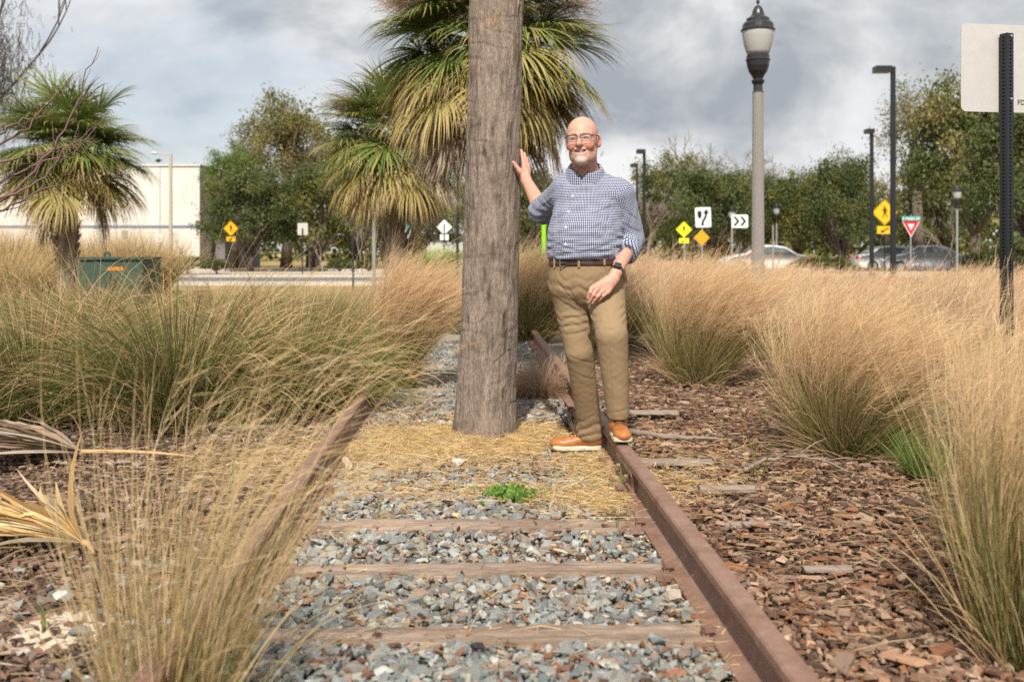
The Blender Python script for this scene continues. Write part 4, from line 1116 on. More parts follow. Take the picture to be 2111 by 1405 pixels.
def frame(px, py, Y, yaw=0.0):
    return Matrix.Translation(Vector(W(px, py, Y))) @ Matrix.Rotation(yaw, 4, 'Z')
def off(M, d):                                       # step d metres towards the viewer's side of a sign
    return M @ Matrix.Translation((0, -d, 0))
def diamond(s): return [(0, s), (-s, 0), (0, -s), (s, 0)]
def seg(x0, z0, x1, z1, w0, w1=None):
    w1 = w0 if w1 is None else w1
    d = Vector((x1-x0, z1-z0)); n = Vector((-d.y, d.x)).normalized()
    return [(x0+n.x*w0, z0+n.y*w0), (x0-n.x*w0, z0-n.y*w0), (x1-n.x*w1, z1-n.y*w1), (x1+n.x*w1, z1+n.y*w1)]
def disc(x, z, r, n=12): return [(x + r*math.cos(6.2832*i/n), z + r*math.sin(6.2832*i/n)) for i in range(n)]
def walker(s):
    return [disc(-0.05*s, 0.62*s, 0.105*s), [(-0.10*s, 0.5*s), (-0.14*s, 0.05*s), (0.12*s, 0.05*s), (0.10*s, 0.46*s)],
            seg(-0.02*s, 0.12*s, -0.20*s, -0.58*s, 0.075*s, 0.05*s), seg(0.03*s, 0.1*s, 0.14*s, -0.25*s, 0.075*s, 0.055*s), seg(0.14*s, -0.22*s, 0.26*s, -0.58*s, 0.055*s, 0.045*s),
            seg(-0.06*s, 0.46*s, -0.26*s, 0.22*s, 0.05*s, 0.04*s), seg(-0.26*s, 0.23*s, -0.34*s, 0.10*s, 0.042*s, 0.03*s), seg(0.08*s, 0.44*s, 0.22*s, 0.22*s, 0.045*s, 0.04*s), seg(0.22*s, 0.23*s, 0.20*s, 0.02*s, 0.04*s, 0.03*s)]
def put_plate(polys, M, th, name, mat, parent):
    b = MB()
    for k, p in enumerate(polys): b.plate(p, M @ Matrix.Translation((0, -0.0006 * k, 0)), th)
    return b.put(name, mat, parent)
def post(px, Y, ztop, r, mat, parent, sq=False, dy=0.03, name='post'):
    x = (px - CX) * Y / K
    b = MB()
    if sq: b.box((x, Y + dy, ztop/2 - 0.02), (r*2, r*2, ztop + 0.04))
    else: b.tube([(x, Y + dy, -0.04), (x, Y + dy, ztop)], r, 8)
    return b.put(name, mat, parent)

def walk_sign(px, py, Y, half, mat, lab, yaw=0.0, mirror=1):
    root = thing('crossing_sign', ((px - CX) * Y / K, Y, 0), lab, 'road sign', 'pedestrian crossing signs')
    M = frame(px, py, Y, yaw)
    put_plate([diamond(half)], M, 0.006, 'panel', mat, root)
    put_plate([diamond(half*0.93)], off(M, 0.002), 0.0015, 'border', MINK, root)
    put_plate([diamond(half*0.90)], off(M, 0.004), 0.0015, 'face', mat, root)
    put_plate([[(mirror*x, z) for x, z in p][::mirror] for p in walker(half*0.72)], off(M, 0.007), 0.002, 'walker_symbol', MINK, root)
    M2 = M @ Matrix.Translation((0, 0, -half - half*0.36))
    put_plate([rounded(half*1.2, half*0.6, half*0.06)], M2, 0.006, 'arrow_panel', mat, root)
    s = half * 0.3
    put_plate([seg(s, s*0.55, -s*0.5, -s*0.4, s*0.16), [(-s*1.1, -s*0.75), (-s*0.1, -s*0.65), (-s*0.75, s*0.15)]], off(M2, 0.004), 0.002, 'arrow_symbol', MINK, root)
    post(px, Y, W(px, py, Y)[2] + half*0.8, 0.03, MGALV if mat is MLIME else MBLACK, root)
walk_sign(1824, 438, 42, 0.54, MYEL, 'large yellow pedestrian crossing sign beside the yield sign')
walk_sign(1410, 473, 50, 0.41, MLIME, 'fluorescent yellow green pedestrian crossing sign nearest the man')
walk_sign(476, 471, 50, 0.385, MYEL, 'narrow yellow pedestrian crossing sign before the dark oak', yaw=0.6)

# keep right sign and object marker
root = thing('keep_right_sign', ((1449 - CX) * 43 / K, 43, 0), 'white keep right sign with curved arrow above an amber marker', 'road sign')
M = frame(1449.5, 448, 43) @ Matrix.Rotation(math.radians(-2), 4, 'Y')
put_plate([rounded(0.68, 0.86, 0.05)], M, 0.006, 'panel', MWHT, root)
arr = [(0.02, -0.36), (-0.10, -0.36), (-0.06, -0.15), (0.03, -0.02), (0.08, 0.10), (0.075, 0.16), (0.0, 0.16), (0.14, 0.37), (0.27, 0.16), (0.175, 0.16), (0.17, 0.06), (0.11, -0.08), (0.03, -0.19)]
put_plate([arr], off(M, 0.003), 0.002, 'arrow_symbol', MINK, root)
put_plate([[(-0.24, 0.28), (-0.24, 0.05), (-0.15, -0.08), (-0.06, 0.05), (-0.06, 0.28)]], off(M, 0.003), 0.002, 'island_symbol', MINK, root)
M = frame(1446.5, 490, 43)
put_plate([diamond(0.345)], M, 0.006, 'marker_panel', MORAN, root)
for i in range(3):
    for j in range(3):
        put_plate([disc((i - j) * 0.105, (i + j - 2) * 0.105, 0.037, 10)], off(M, 0.008), 0.008, 'reflector', MREFL, root)
post(1448, 43, 2.55, 0.03, MGALV, root)
# chevrons
root = thing('chevron_sign', ((1525 - CX) * 47 / K, 47, 0), 'white sign with two black chevrons left of the lamp post', 'road sign')
M = frame(1525, 456, 47)
put_plate([rounded(0.78, 0.62, 0.06)], M, 0.006, 'panel', MWHT, root)
for dx in (-0.2, 0.12):
    put_plate([[(dx - 0.12, 0.22), (dx + 0.01, 0.22), (dx + 0.19, 0), (dx + 0.01, -0.22), (dx - 0.12, -0.22), (dx + 0.06, 0)]], off(M, 0.003), 0.002, 'chevron', MINK, root)
post(1525, 47, 2.6, 0.025, MBLACK, root)
# yield sign with street name
root = thing('yield_sign', ((1878 - CX) * 44 / K, 44, 0), 'red and white yield sign below a green street name plate', 'road sign')
M = frame(1878, 466, 44)
put_plate([[(-0.40, 0.24), (0, -0.50), (0.40, 0.24)]], M, 0.006, 'panel', MWHT, root)
put_plate([[(-0.355, 0.215), (0, -0.435), (0.355, 0.215)]], off(M, 0.003), 0.002, 'red_border', MRED_, root)
put_plate([[(-0.155, 0.10), (0, -0.185), (0.155, 0.10)]], off(M, 0.006), 0.002, 'white_centre', MWHT, root)
M = frame(1878.5, 451, 44)
put_plate([rounded(0.80, 0.235, 0.02)], M, 0.006, 'street_name_plate', MTEAL, root)
glyphs('E MAIN ST', 0.175, off(M, 0.004), MWHT, 'street_name', root, font_bold=0.004)
post(1878, 44, 2.75, 0.03, MGALV, root)
# square sign back and diamond backs on the left
root = thing('sign_back', ((624 - CX) * 48 / K, 48, 0), 'plain grey square sign back on a dark post, left of the shaggy palm', 'road sign')
put_plate([rounded(0.49, 0.58, 0.04)], frame(624, 472, 48), 0.006, 'panel', MALU, root); post(624, 48, 2.25, 0.035, MBLACK, root, dy=-0.05)
root = thing('sign_back', ((916 - CX) * 46 / K, 46, 0), 'pale diamond sign back with small plate below, left of the near trunk', 'road sign')
M = frame(916, 468, 46); put_plate([diamond(0.36)], M, 0.006, 'panel', MWHT, root)
put_plate([rounded(0.40, 0.26, 0.02)], M @ Matrix.Translation((0, 0, -0.47)), 0.006, 'lower_panel', MWHT, root); post(916, 46, 2.4, 0.028, MBLACK, root, dy=-0.05)
root = thing('road_sign', ((838 - CX) * 50 / K, 50, 0), 'back of a yield sign under a teal street plate, right of the shaggy palm trunk', 'road sign')
M = frame(838, 482, 50, 0.5); put_plate([[(-0.36, 0.24), (0, -0.38), (0.36, 0.24)]], M, 0.006, 'panel', MALU, root)
put_plate([rounded(0.5, 0.17, 0.02)], M @ Matrix.Translation((0, 0, 0.36)), 0.006, 'street_name_plate', MTEAL, root); post(838, 50, 2.6, 0.03, MGALV, root, dy=-0.06)
for px, Y, zt, r, mt, lab in ((771, 24, 3.2, 0.045, MGALV, 'grey steel pole left of the shaggy palm trunk'), (728, 30, 2.6, 0.03, MBLACK, 'dark slim pole under the shaggy palm fronds'), (943, 34, 5.0, 0.05, MBLACK, 'slim black pole just left of the near palm trunk')):
    root = thing('pole', ((px - CX) * Y / K, Y, 0), lab, 'pole', 'plain poles'); post(px, Y, zt, r, mt, root, dy=0)
    b = MB(); b.tube([((px - CX) * Y / K, Y, zt), ((px - CX) * Y / K, Y, zt + 0.03)], [r * 1.25, r * 0.6], 8); b.put('cap', mt, root)
# green and rust utility marker
root = thing('marker_post', ((1121 - CX) * 27 / K, 27, 0), 'rust brown utility marker post with lime green top beside the man\'s elbow', 'marker post')
x = (1121 - CX) * 27 / K
MB().box((x, 27, 0.36), (0.085, 0.03, 0.80)).put('stake', mk('rust_brown_post', (0.26, 0.085, 0.05), var=0.15), root)
b = MB(); b.add([(x-.055, 26.98, 0.74), (x+.055, 26.98, 0.74), (x+.055, 27.02, 0.74), (x-.055, 27.02, 0.74), (x-.055, 26.98, 1.86), (x+.055, 26.98, 1.96), (x+.055, 27.02, 1.96), (x-.055, 27.02, 1.86)], [(0,3,2,1),(4,5,6,7),(0,1,5,4),(2,3,7,6),(1,2,6,5),(3,0,4,7)])
b.put('green_top', mk('lime_green_plastic', (0.22, 0.62, 0.02), rough=0.45, var=0.04), root)

# ---------------------------------------------------------------- sign at the right edge, seen from behind
Ys = 6.9; sx, sz = (2075 - CX) * Ys / K, 0
root = thing('sign_back', (sx, Ys, 0), 'large grey sign seen from behind on a black perforated post at the right edge', 'road sign')
M = Matrix.Translation(Vector(W(2088, 142, Ys + 0.05))) @ Matrix.Rotation(0.16, 4, 'Z')
b = MB(); b.plate(rounded(0.79, 0.61, 0.04, 7), M, 0.004); b.put('panel', MALU, root)
glyphs('FDOT', 0.05, M @ Matrix.Translation((0.10, -0.002, -0.235)), MINK, 'lettering', root, th=0.0005)
MPOST = mk('black_post_paint', (0.010, 0.011, 0.014), rough=0.32, var=0.15, spec=0.5)
c = math.cos(0.55); s_ = math.sin(0.55)
b = MB(); ang = 0.42
ztop = W(2075, 70, Ys)[2]
Rm = Matrix.Rotation(ang, 3, 'Z'); hw = 0.031
def rv(x, y): return Rm @ Vector((x, y, 0))
cen = Vector((sx, Ys - 0.0, 0))
b.box(cen + Vector((0, 0, ztop/2)), (hw*2, hw*2, ztop), rz=ang); b.put('post', MPOST, root)
MHOLE = mk('post_hole_dark', (0.001, 0.001, 0.001), rough=1.0, var=0, spec=0)
hole = MB(); hole.tube([(0, 0.0006, 0), (0, -0.0022, 0)], [0.0065, 0.0056], 8); hme = mesh_data('hole_shade_disc', hole.V, hole.F, MHOLE)  # solid raised disc, coloured near black as the shade inside a punched hole
for k in range(int((ztop - 0.55) / 0.0254 / 1.0)):
    z = 0.55 + k * 0.0254
    inst('hole_shade_disc', hme, root, rv(-hw, 0) + Vector((0, 0, z)), (0, 0, ang - math.pi/2))
    if k % 1 == 0: inst('hole_shade_disc', hme, root, rv(0, -hw) + Vector((0, 0, z)), (0, 0, ang))
for zz_ in (W(2080, 76, Ys)[2], W(2079, 205, Ys)[2]):
    q = cen + rv(0.005, -hw - 0.002); b = MB(); b.tube([(q.x, q.y + .004, zz_), (q.x, q.y - .008, zz_)], [0.010, 0.007], 8); b.put('bolt', MGALV, root)

# ---------------------------------------------------------------- concrete lamp post with acorn lantern
def acorn(px, Y, lab, s=1.0, hi=True, post_top=None, group=None):
    x = (px - CX) * Y / K
    root = thing('street_lamp', (x, Y, 0), lab, 'street lamp', group)
    zt = post_top
    n = 16
    prof_r = []
    V, F = [], []
    zs_ = np.linspace(-0.05, zt, 12); m_ = 48
    for z in zs_:
        rb = (0.092 - 0.026 * max(z, 0) / 3.55) * s if zt > 3 else 0.05 * s
        for k in range(m_):
            a = 2*math.pi*k/m_; fl = 1 - (0.07 * (0.5 + 0.5*math.cos(a*n)) ** 2 if 0.1 < z < zt - 0.12 else 0)
            V.append((x + rb*fl*math.cos(a), Y + rb*fl*math.sin(a), z))
    for i in range(len(zs_)-1):
        for k in range(m_): F.append((i*m_+k, i*m_+(k+1) % m_, (i+1)*m_+(k+1) % m_, (i+1)*m_+k))
    F.append(tuple(range((len(zs_)-1)*m_, len(zs_)*m_)))
    put('post', V, F, MCPOST if hi else MPOLE2, root)
    c = (x, Y, zt)
    b = MB(); b.lathe(c, [(q*s, z*s) for q, z in ((0.075, 0), (0.062, 0.02), (0.058, 0.09), (0.082, 0.13), (0.086, 0.15), (0.062, 0.17), (0.075, 0.20), (0.12, 0.27), (0.142, 0.34), (0.150, 0.40), (0.158, 0.41), (0.158, 0.43), (0.148, 0.44), (0.148, 0.475), (0.13, 0.49))], 32)
    b.put('lamp_base', MLAMP, root, smooth=False)
    b = MB(); b.lathe(c, [(q*s, z*s) for q, z in ((0.135, 0.485), (0.155, 0.53), (0.180, 0.62), (0.198, 0.72), (0.204, 0.79), (0.20, 0.80))], 32)
    b.put('globe', MGLOBE, root, smooth=True)
    b = MB(); b.lathe(c, [(q*s, z*s) for q, z in ((0.198, 0.795), (0.222, 0.80), (0.222, 0.815), (0.206, 0.83), (0.200, 0.88), (0.180, 0.905), (0.152, 0.915), (0.150, 0.955), (0.10, 0.985), (0.080, 1.02), (0.066, 1.07), (0.046, 1.11), (0.018, 1.13), (0.012, 1.15), (0.022, 1.165), (0.022, 1.185), (0.010, 1.21), (0.002, 1.235))], 32)
    b.put('lamp_cap', MLAMP, root, smooth=False)
    return root
MCPOST = mk('pebbled_concrete', (0.25, 0.232, 0.215), rough=0.9, var=0.4, scale=45, bump=0.003, bscale=120)
MPOLE2 = mk('grey_pole', (0.28, 0.28, 0.28), rough=0.6, var=0.1)
MLAMP = mk('black_lamp_enamel', (0.022, 0.022, 0.026), rough=0.28, var=0.1, spec=0.6)
MGLOBE = mk('frosted_globe', (0.66, 0.66, 0.63), rough=0.25, var=0.04, transl=0.45)
acorn(1562.5, 13.0, 'tall concrete lamp post with black acorn lantern', 1.0, True, H + (HY - 190) * 13 / K)
acorn(1509, 60, 'small far acorn lamp left of the chevron sign', 1.1, False, 2.6, 'small far acorn lamps')
acorn(1601, 62, 'small far acorn lamp right of the concrete post', 1.1, False, 2.9, 'small far acorn lamps')
acorn(1888, 60, 'small far acorn lamp behind the yield sign', 1.1, False, 3.2, 'small far acorn lamps')
acorn(1973, 38, 'small far acorn lamp behind the leafless shrub at right', 0.8, False, 2.75, 'small far acorn lamps')
b = MB(); x, Y = (1600 - CX) * 40 / K, 40
root = thing('sign_back', (x, Y, 0), 'small narrow sign edge on a grey post right of the concrete lamp post', 'road sign')
post(1594, Y, 2.1, 0.03, MGALV, root); put_plate([rounded(0.46, 0.6, .03)], frame(1594, 480, Y, 1.2), 0.006, 'panel', MALU, root)

# shoebox street lights
def shoebox(px, ytop, Y, r, lab, arm, hw, hh):
    x = (px - CX) * Y / K; zt = H + (HY - ytop) * Y / K
    root = thing('street_light', (x, Y, 0), lab, 'street light', 'box headed street lights')
    b = MB(); b.tube([(x, Y, -.05), (x, Y, zt)], [r*1.2, r], 10); b.put('pole', MBLACK, root)
    b = MB(); b.box((x - arm*0.45, Y, zt - 0.07), (arm*0.9, 0.07, 0.09)); b.put('arm', MBLACK, root)
    b = MB(); b.box((x - arm - hw/2 + 0.1, Y, zt - 0.09), (hw, 0.4, hh)); b.put('lamp_head', MBLACK, root)
    b = MB(); b.box((x - arm - hw/2 + 0.1, Y, zt - 0.09 - hh/2 - 0.004), (hw*0.85, 0.33, 0.008)); b.put('lens', MGLOBE, root)
shoebox(1841, 138, 33, 0.085, 'tall black box headed street light right of the yellow walker sign', 0.2, 0.52, 0.2)
shoebox(1797, 266, 38, 0.07, 'shorter black box headed street light left of the yellow walker sign', 0.06, 0.28, 0.16)
shoebox(1328, 308, 42, 0.065, 'black box headed street light right of the man\'s shoulder', 0.1, 0.32, 0.16)
shoebox(1313, 338, 55, 0.065, 'farther box headed street light half hidden by the man', 0.1, 0.36, 0.18)
# old cobra street light
x, Y = (352 - CX) * 52 / K, 52
root = thing('street_light', (x, Y, 0), 'tan concrete street light pole with short curved arm before the white building', 'street light')
zt = H + (HY - 318) * Y / K; MTAN = mk('tan_pole', (0.40, 0.36, 0.26), var=0.12)
b = MB(); b.tube([(x, Y, -.05), (x, Y, zt)], [0.11, 0.075], 10); b.put('pole', MTAN, root)
b = MB(); b.tube([(x, Y, zt - .05), (x - .4, Y, zt), (x - .75, Y, zt + .05)], 0.03, 6); b.put('arm', MTAN, root)
b = MB(); b.tube([(x - .70, Y, zt + .05), (x - .85, Y, zt + .07), (x - 1.05, Y, zt + .05)], [0.05, 0.10, 0.04], 8); b.put('lamp_head', MALU, root)

# ---------------------------------------------------------------- white building
Y = 62
def bx(px): return (px - CX) * Y / K
MWALL = mk('stained_white_stucco', (0.63, 0.61, 0.57), rough=0.9, var=0.10, scale=0.8, bump=0.01, bscale=4, stretch=(1, 1, 0.25), col2=(0.55, 0.53, 0.485))
MBLUE = mk('faded_blue_band', (0.14, 0.19, 0.27), var=0.15)
MSIDE = mk('grey_side_wall', (0.17, 0.165, 0.165), var=0.3, scale=0.7, stretch=(1, 1, 0.3))
zt = H + (HY - 342) * Y / K
root = thing('building', (bx(200), Y, 0), 'plain white stucco building with a blue stripe at left', 'building')
edges = [bx(-260), bx(-60), bx(90), bx(240), bx(330), bx(412)]
for a, c in zip(edges[:-1], edges[1:]):
    MB().box(((a + c)/2, Y + 6, zt/2 - .05), (c - a - 0.03, 12, zt + .1)).put('wall_panel', MWALL, root)
MB().box(((edges[0]+edges[-1])/2, Y + 6.02, zt/2 - .08), (edges[-1]-edges[0] - .06, 11.9, zt)).put('wall_core', MSIDE, root)
zb = H + (HY - 467) * Y / K
MB().box(((edges[0]+edges[-1])/2, Y - 0.01, zb), (edges[-1]-edges[0], 0.05, 0.16)).put('stripe', MBLUE, root)
MB().box(((edges[0]+edges[-1])/2, Y + 5.9, zt + .04), (edges[-1]-edges[0] + .1, 12, 0.10)).put('roof_edge', MWALL, root)
M = frame(328, 491, Y - 0.02); put_plate([rounded(0.5, 0.5, .02)], M, 0.01, 'wall_sign', MWHT, root)
put_plate([seg(-.16, .12, .16, .12, .02), seg(-.16, 0, .16, 0, .02), seg(-.16, -.12, .1, -.12, .02)], off(M, .004), .002, 'wall_sign_print', MBLUE, root)
b = MB(); b.box((bx(427), Y + 7, 2.7), (bx(440) - bx(413.5), 9, 5.5)); b.put('side_wing', MSIDE, root)
MB().box((bx(428), Y + 6.8, 5.52), (1.1, 10, 0.12)).put('side_roof', MBLACK, root)
M = frame(257, 484, Y - .02); put_plate([rounded(0.35, 0.55, .02)], M, .01, 'wall_box', MPOLE2, root)
# pale building far behind, seen past the near trunk
Y = 95
root = thing('building', (bx(935), Y, 0), 'pale grey roofed building far off between shaggy palm and near trunk', 'building')
MB().box((bx(945), Y + 5, 1.4), (bx(1010) - bx(880), 10, 2.9)).put('wall', mk('pale_wall', (0.46, 0.47, 0.47), var=0.1), root)
b = MB(); x0, x1 = bx(860), bx(1020)
b.add([(x0, Y - .8, 2.8), (x1, Y - .8, 2.8), (x1 - 1.2, Y + 6, 5.4), (x0 + 3.0, Y + 6, 5.4), (x0, Y + 13, 2.8), (x1, Y + 13, 2.8)], [(0, 1, 2, 3), (1, 5, 2), (5, 4, 3, 2), (4, 0, 3), (0, 4, 5, 1)])
b.put('roof', mk('pale_metal_roof', (0.50, 0.52, 0.54), rough=0.5, var=0.06), root)

# ---------------------------------------------------------------- green utility box
MUT = mk('utility_green_paint', (0.042, 0.075, 0.055), rough=0.5, var=0.15, scale=3)
Y = 18.8; x0, x1 = (164 - CX) * Y / K, (293 - CX) * Y / K; zt = H + (HY - 530) * Y / K
root = thing('utility_box', ((x0 + x1)/2, Y, 0), 'dark green padmount utility box with orange number beside the round palm', 'utility box')
MB().box(((x0+x1)/2, Y + .5, zt/2 - .05), (x1 - x0, 1.0, zt - .0)).put('cabinet', MUT, root)
MB().box(((x0+x1)/2, Y + .48, zt - .02), (x1 - x0 + .04, 1.06, .045)).put('lid', MUT, root)
MB().box(((x0+x1)/2 , Y - .004, zt*.45), (.012, .012, zt*.8)).put('door_seam', MINK, root)
MB().box((x0 + .02 - .06, Y + .5, zt*.45), (.1, .8, zt*.8)).put('side_cabinet', mk('utility_grey_green', (0.10, 0.13, 0.11), var=.1), root)
for dx, dy in ((-.2, .3), (-.08, .05)):
    b = MB(); xc = (x0+x1)/2 + dx
    b.tube([(xc + .055*math.cos(a), Y + dy, zt + .03 + .06*math.sin(a)) for a in np.linspace(-.3, 3.45, 11)], .016, 6); b.put('lifting_eye', MUT, root)
MB().box(((x0+x1)/2 + .08, Y - .03, zt*.55), (.04, .05, .14)).put('handle', MINK, root)
glyphs('02478 8', 0.085, Matrix.Translation(((x0+x1)/2 + .09, Y - .004, H + (HY - 554) * Y / K)), mk('orange_number_decal', (0.72, 0.22, 0.01), var=.05), 'number', root, th=.001, font_bold=.006)

# ---------------------------------------------------------------- cars
def car(px, Y, yaw, paint, lab):
    x = (px - CX) * Y / K
    root = thing('car', (0, 0, 0), lab, 'car', 'cars on the far road')
    Lc, Wc = 4.5, 1.76
    prof = [(-2.25, .45), (-2.22, .72), (-2.05, .92), (-1.55, 1.0), (-0.95, 1.38), (-0.3, 1.47), (0.45, 1.44), (1.15, 1.02), (1.95, .86), (2.2, .68), (2.25, .42), (2.1, .25), (-2.1, .25)]
    V, F = [], []; n = len(prof)
    ys_ = (-.88, -.80, -.6, 0, .6, .80, .88)
    for yy in ys_:
        for a, z in prof:
            k = (1 - .0) if z < 1.0 else 1 - .24 * (z - 1.0) / .47
            e_ = .93 if abs(yy) > .85 else 1.0
            V.append((a * (.97 if abs(yy) > .7 else 1), yy * k, .25 + (z - .25) * (e_ if z > .5 else 1)))
    for i in range(len(ys_)-1):
        for j in range(n): F.append((i*n + j, i*n + (j+1) % n, (i+1)*n + (j+1) % n, (i+1)*n + j))
    F += [tuple(range(n)), tuple(range(len(ys_)*n - 1, (len(ys_)-1)*n - 1, -1))]
    body = put('body', V, F, paint, root, smooth=True)
    def quadpart(nm, pts, mat):
        return put(nm, pts, [tuple(range(len(pts)))], mat, root)
    G = MGLASS
    wb = MB(); wb.add([(1.10, -.62, 1.075), (1.10, .62, 1.075), (.50, .55, 1.435), (.50, -.55, 1.435), (1.14, -.62, 1.09), (1.14, .62, 1.09), (.55, .55, 1.45), (.55, -.55, 1.45)], [(0,1,2,3),(7,6,5,4),(0,4,5,1),(1,5,6,2),(2,6,7,3),(3,7,4,0)]); wb.put('windscreen', G, root)
    wb = MB(); wb.add([(-1.50, -.6, 1.04), (-1.50, .6, 1.04), (-.98, .53, 1.37), (-.98, -.53, 1.37), (-1.54, -.6, 1.06), (-1.54, .6, 1.06), (-1.02, .53, 1.395), (-1.02, -.53, 1.395)], [(3,2,1,0),(4,5,6,7),(0,1,5,4),(1,2,6,5),(2,3,7,6),(3,0,4,7)]); wb.put('rear_window', G, root)
    for s in (-1, 1):
        wb = MB(); wb.plate([(-1.15, 1.02), (-.85, 1.32), (.35, 1.36), (.85, 1.05)], Matrix.Translation((0, s*.79 + (-.02 if s < 0 else .0), 0)) @ Matrix.Rotation(s*.0, 4, 'X'), .02); wb.put('side_window', G, root)
        for xx in (-1.38, 1.38):
            wb = MB(); wb.tube([(xx, s*.70, .32), (xx, s*.89, .32)], .32, 20); wh = wb.put('wheel', MTYRE, root)
            wb = MB(); wb.tube([(xx, s*.885, .32), (xx, s*.90, .32)], .2, 14); wb.put('rim', MGALV, wh)
        wb = MB(); wb.box((2.16, s*.62, .68), (.14, .36, .13)); wb.put('headlight', MWHT, root)
        wb = MB(); wb.box((-2.17, s*.66, .8), (.12, .3, .14)); wb.put('tail_light', MRED_, root)
        wb = MB(); wb.box((.75, s*.97, 1.05), (.12, .2, .12)); wb.put('mirror', paint, root)
    root.location = (x, Y, -.012); root.rotation_euler = (0, 0, yaw)
MGLASS = mk('car_glass', (0.12, 0.14, 0.15), rough=0.06, var=0, spec=0.7)
MTYRE = mk('tyre_rubber', (0.02, 0.02, 0.02), rough=0.9, var=.1)
car(1908, 53, 2.9, mk('silver_car_paint', (0.46, 0.49, 0.53), rough=.3, var=.03, metal=.35, coat=.5), 'silver car on the road right of the yield sign')
car(1575, 52.5, 3.15, mk('white_car_paint', (0.74, 0.75, 0.76), rough=.3, var=.03, coat=.5), 'white car passing behind the concrete lamp post')
car(1838, 57, 0.0, mk('pale_car_paint', (0.70, 0.71, 0.70), rough=.3, var=.03, coat=.5), 'white car far off behind the yellow walker sign')

# ---------------------------------------------------------------- small things on the ground
MWOOD = mk('grey_driftwood', (0.27, 0.215, 0.175), rough=0.95, var=0.3, scale=12, bump=.006, stretch=(.3, 3, 3))
def stick(pl, rad, lab, Yf=None, twigs=0):
    pts = [Vector(W(px, py, GY(py, z) if Yf is None else Yf)) for px, py, z in pl]
    fine = []
    for i in range(len(pts)-1):
        for s in range(4): fine.append(pts[i].lerp(pts[i+1], s/4) + Vector((random.gauss(0, .004), random.gauss(0, .004), random.gauss(0, .003))))
    fine.append(pts[-1]); m_ = len(fine)
    b = MB(); b.tube(fine, [rad*(1 - .7*i/(m_-1)) for i in range(m_)], 7)
    for k in range(twigs):
        q = fine[int(m_*(.25 + .6*k/max(1, twigs)))]; d = Vector((random.gauss(.1, .12), random.gauss(0, .05), abs(random.gauss(.05, .04))))
        b.tube([q, q + d*.6, q + d + Vector((0, 0, -.02))], [rad*.4, rad*.3, rad*.12], 5)
    b.put('fallen_branch', MWOOD, at=tuple(fine[0]), smooth=True, label=lab, cat='branch')
stick([(1535, 968, .03), (1580, 946, .05), (1640, 940, .06), (1700, 948, .06), (1748, 972, .03)], .012, 'crooked grey twig lying before the spreading grass clump', twigs=5)
stick([(1300, 888, .03), (1370, 900, .035), (1430, 902, .03), (1490, 905, .02)], .022, 'long pale weathered branch right of the man\'s foot')
stick([(1492, 1060, .02), (1580, 1075, .02), (1690, 1098, .02)], .006, 'thin straight straw stem across the right mulch')
def chunk(px, py, L, w, h, rz, lab, mat=None, nm='wood_piece', cat_='wood'):
    Y = GY(py, h/2); x = (px - CX)*Y/K
    nx_ = 10; V = []; F = []
    for i in range(nx_):
        t = i/(nx_-1) - .5
        for j in range(8):
            a = 2*math.pi*j/8 + .39; q = 1 + random.gauss(0, .06)
            V.append(Vector((t*L*(1 + random.gauss(0, .01)), math.cos(a)*w*.55*q, math.sin(a)*h*.55*q)))
    for i in range(nx_-1):
        for j in range(8): F.append((i*8+j, i*8+(j+1) % 8, (i+1)*8+(j+1) % 8, (i+1)*8+j))
    F += [tuple(range(7, -1, -1)), tuple(range((nx_-1)*8, nx_*8))]
    R = Matrix.Rotation(rz, 3, 'Z'); V = [R @ v + Vector((x, Y, h/2)) for v in V]
    put(nm, V, F, mat or MWOOD, at=(x, Y, 0), label=lab, cat=cat_, group=None)
chunk(1498, 1008, .26, .07, .035, .03, 'grey weathered wood end sticking out of the mulch below the twig')
chunk(1560, 1080, .27, .06, .02, .03, 'flat grey wood piece flush with the right mulch')
chunk(1705, 1172, .17, .05, .02, .02, 'small wood piece in the mulch nearest the right clump')
chunk(1390, 952, .4, .12, .03, 0.0, 'dark weathered plank end right of the rail below the shoe')
chunk(1345, 850, .35, .10, .03, 0.0, 'weathered plank end behind the man\'s foot')
chunk(715, 955, .13, .035, .05, 1.9, 'pale split wood stub beside the left rail', mk('pale_wood', (.55, .44, .31), var=.2, scale=20))
# pale and dark single rocks
MPALE = mk('pale_limestone', (0.62, 0.58, 0.52), var=.2, scale=25, bump=.003)
MDARKR = mk('dark_clinker', (0.035, 0.035, 0.04), var=.2, scale=25)
def rock(px, py, s, mat, lab, k, z=.02):
    Y = GY(py, z); V0, F0 = SHAPES[k]
    put('rock', V0*s + np.array(((px - CX)*Y/K, Y, z)), F0, mat, at=((px - CX)*Y/K, Y, z), label=lab, cat='rock')
rock(943, 953, .042, MPALE, 'white rock in front of the palm foot', 2)
rock(988, 1328, .026, MDARKR, 'small black rock on the nearest tie', 5, .035)
rock(1362, 1312, .035, MSTONE1, 'grey rock sitting on the nearest tie near the right rail', 7, .035)
rock(1180, 936, .03, MDARKR, 'dark rock under the man\'s shoe toe', 9)
rock(1385, 1225, .04, mk('tan_rock', (0.36, 0.31, 0.25), var=.25, scale=25, bump=.003), 'large tan rock beside the right rail', 4)
rock(128, 1228, .035, MPALE, 'pale grey rock in the lower left mulch', 8)
rock(164, 1300, .035, MSTONE1, 'grey rock on the sand patch at lower left', 1)
rock(690, 640, .14, MSTONE1, 'grey boulder among the left grass', 6, .25)
sp = MB(); Ysp = GY(1292); sp.lathe(((130 - CX)*Ysp/K, Ysp, -.005), [(.17, -.03), (.15, .006), (.1, .014), (.03, .018)], 20)
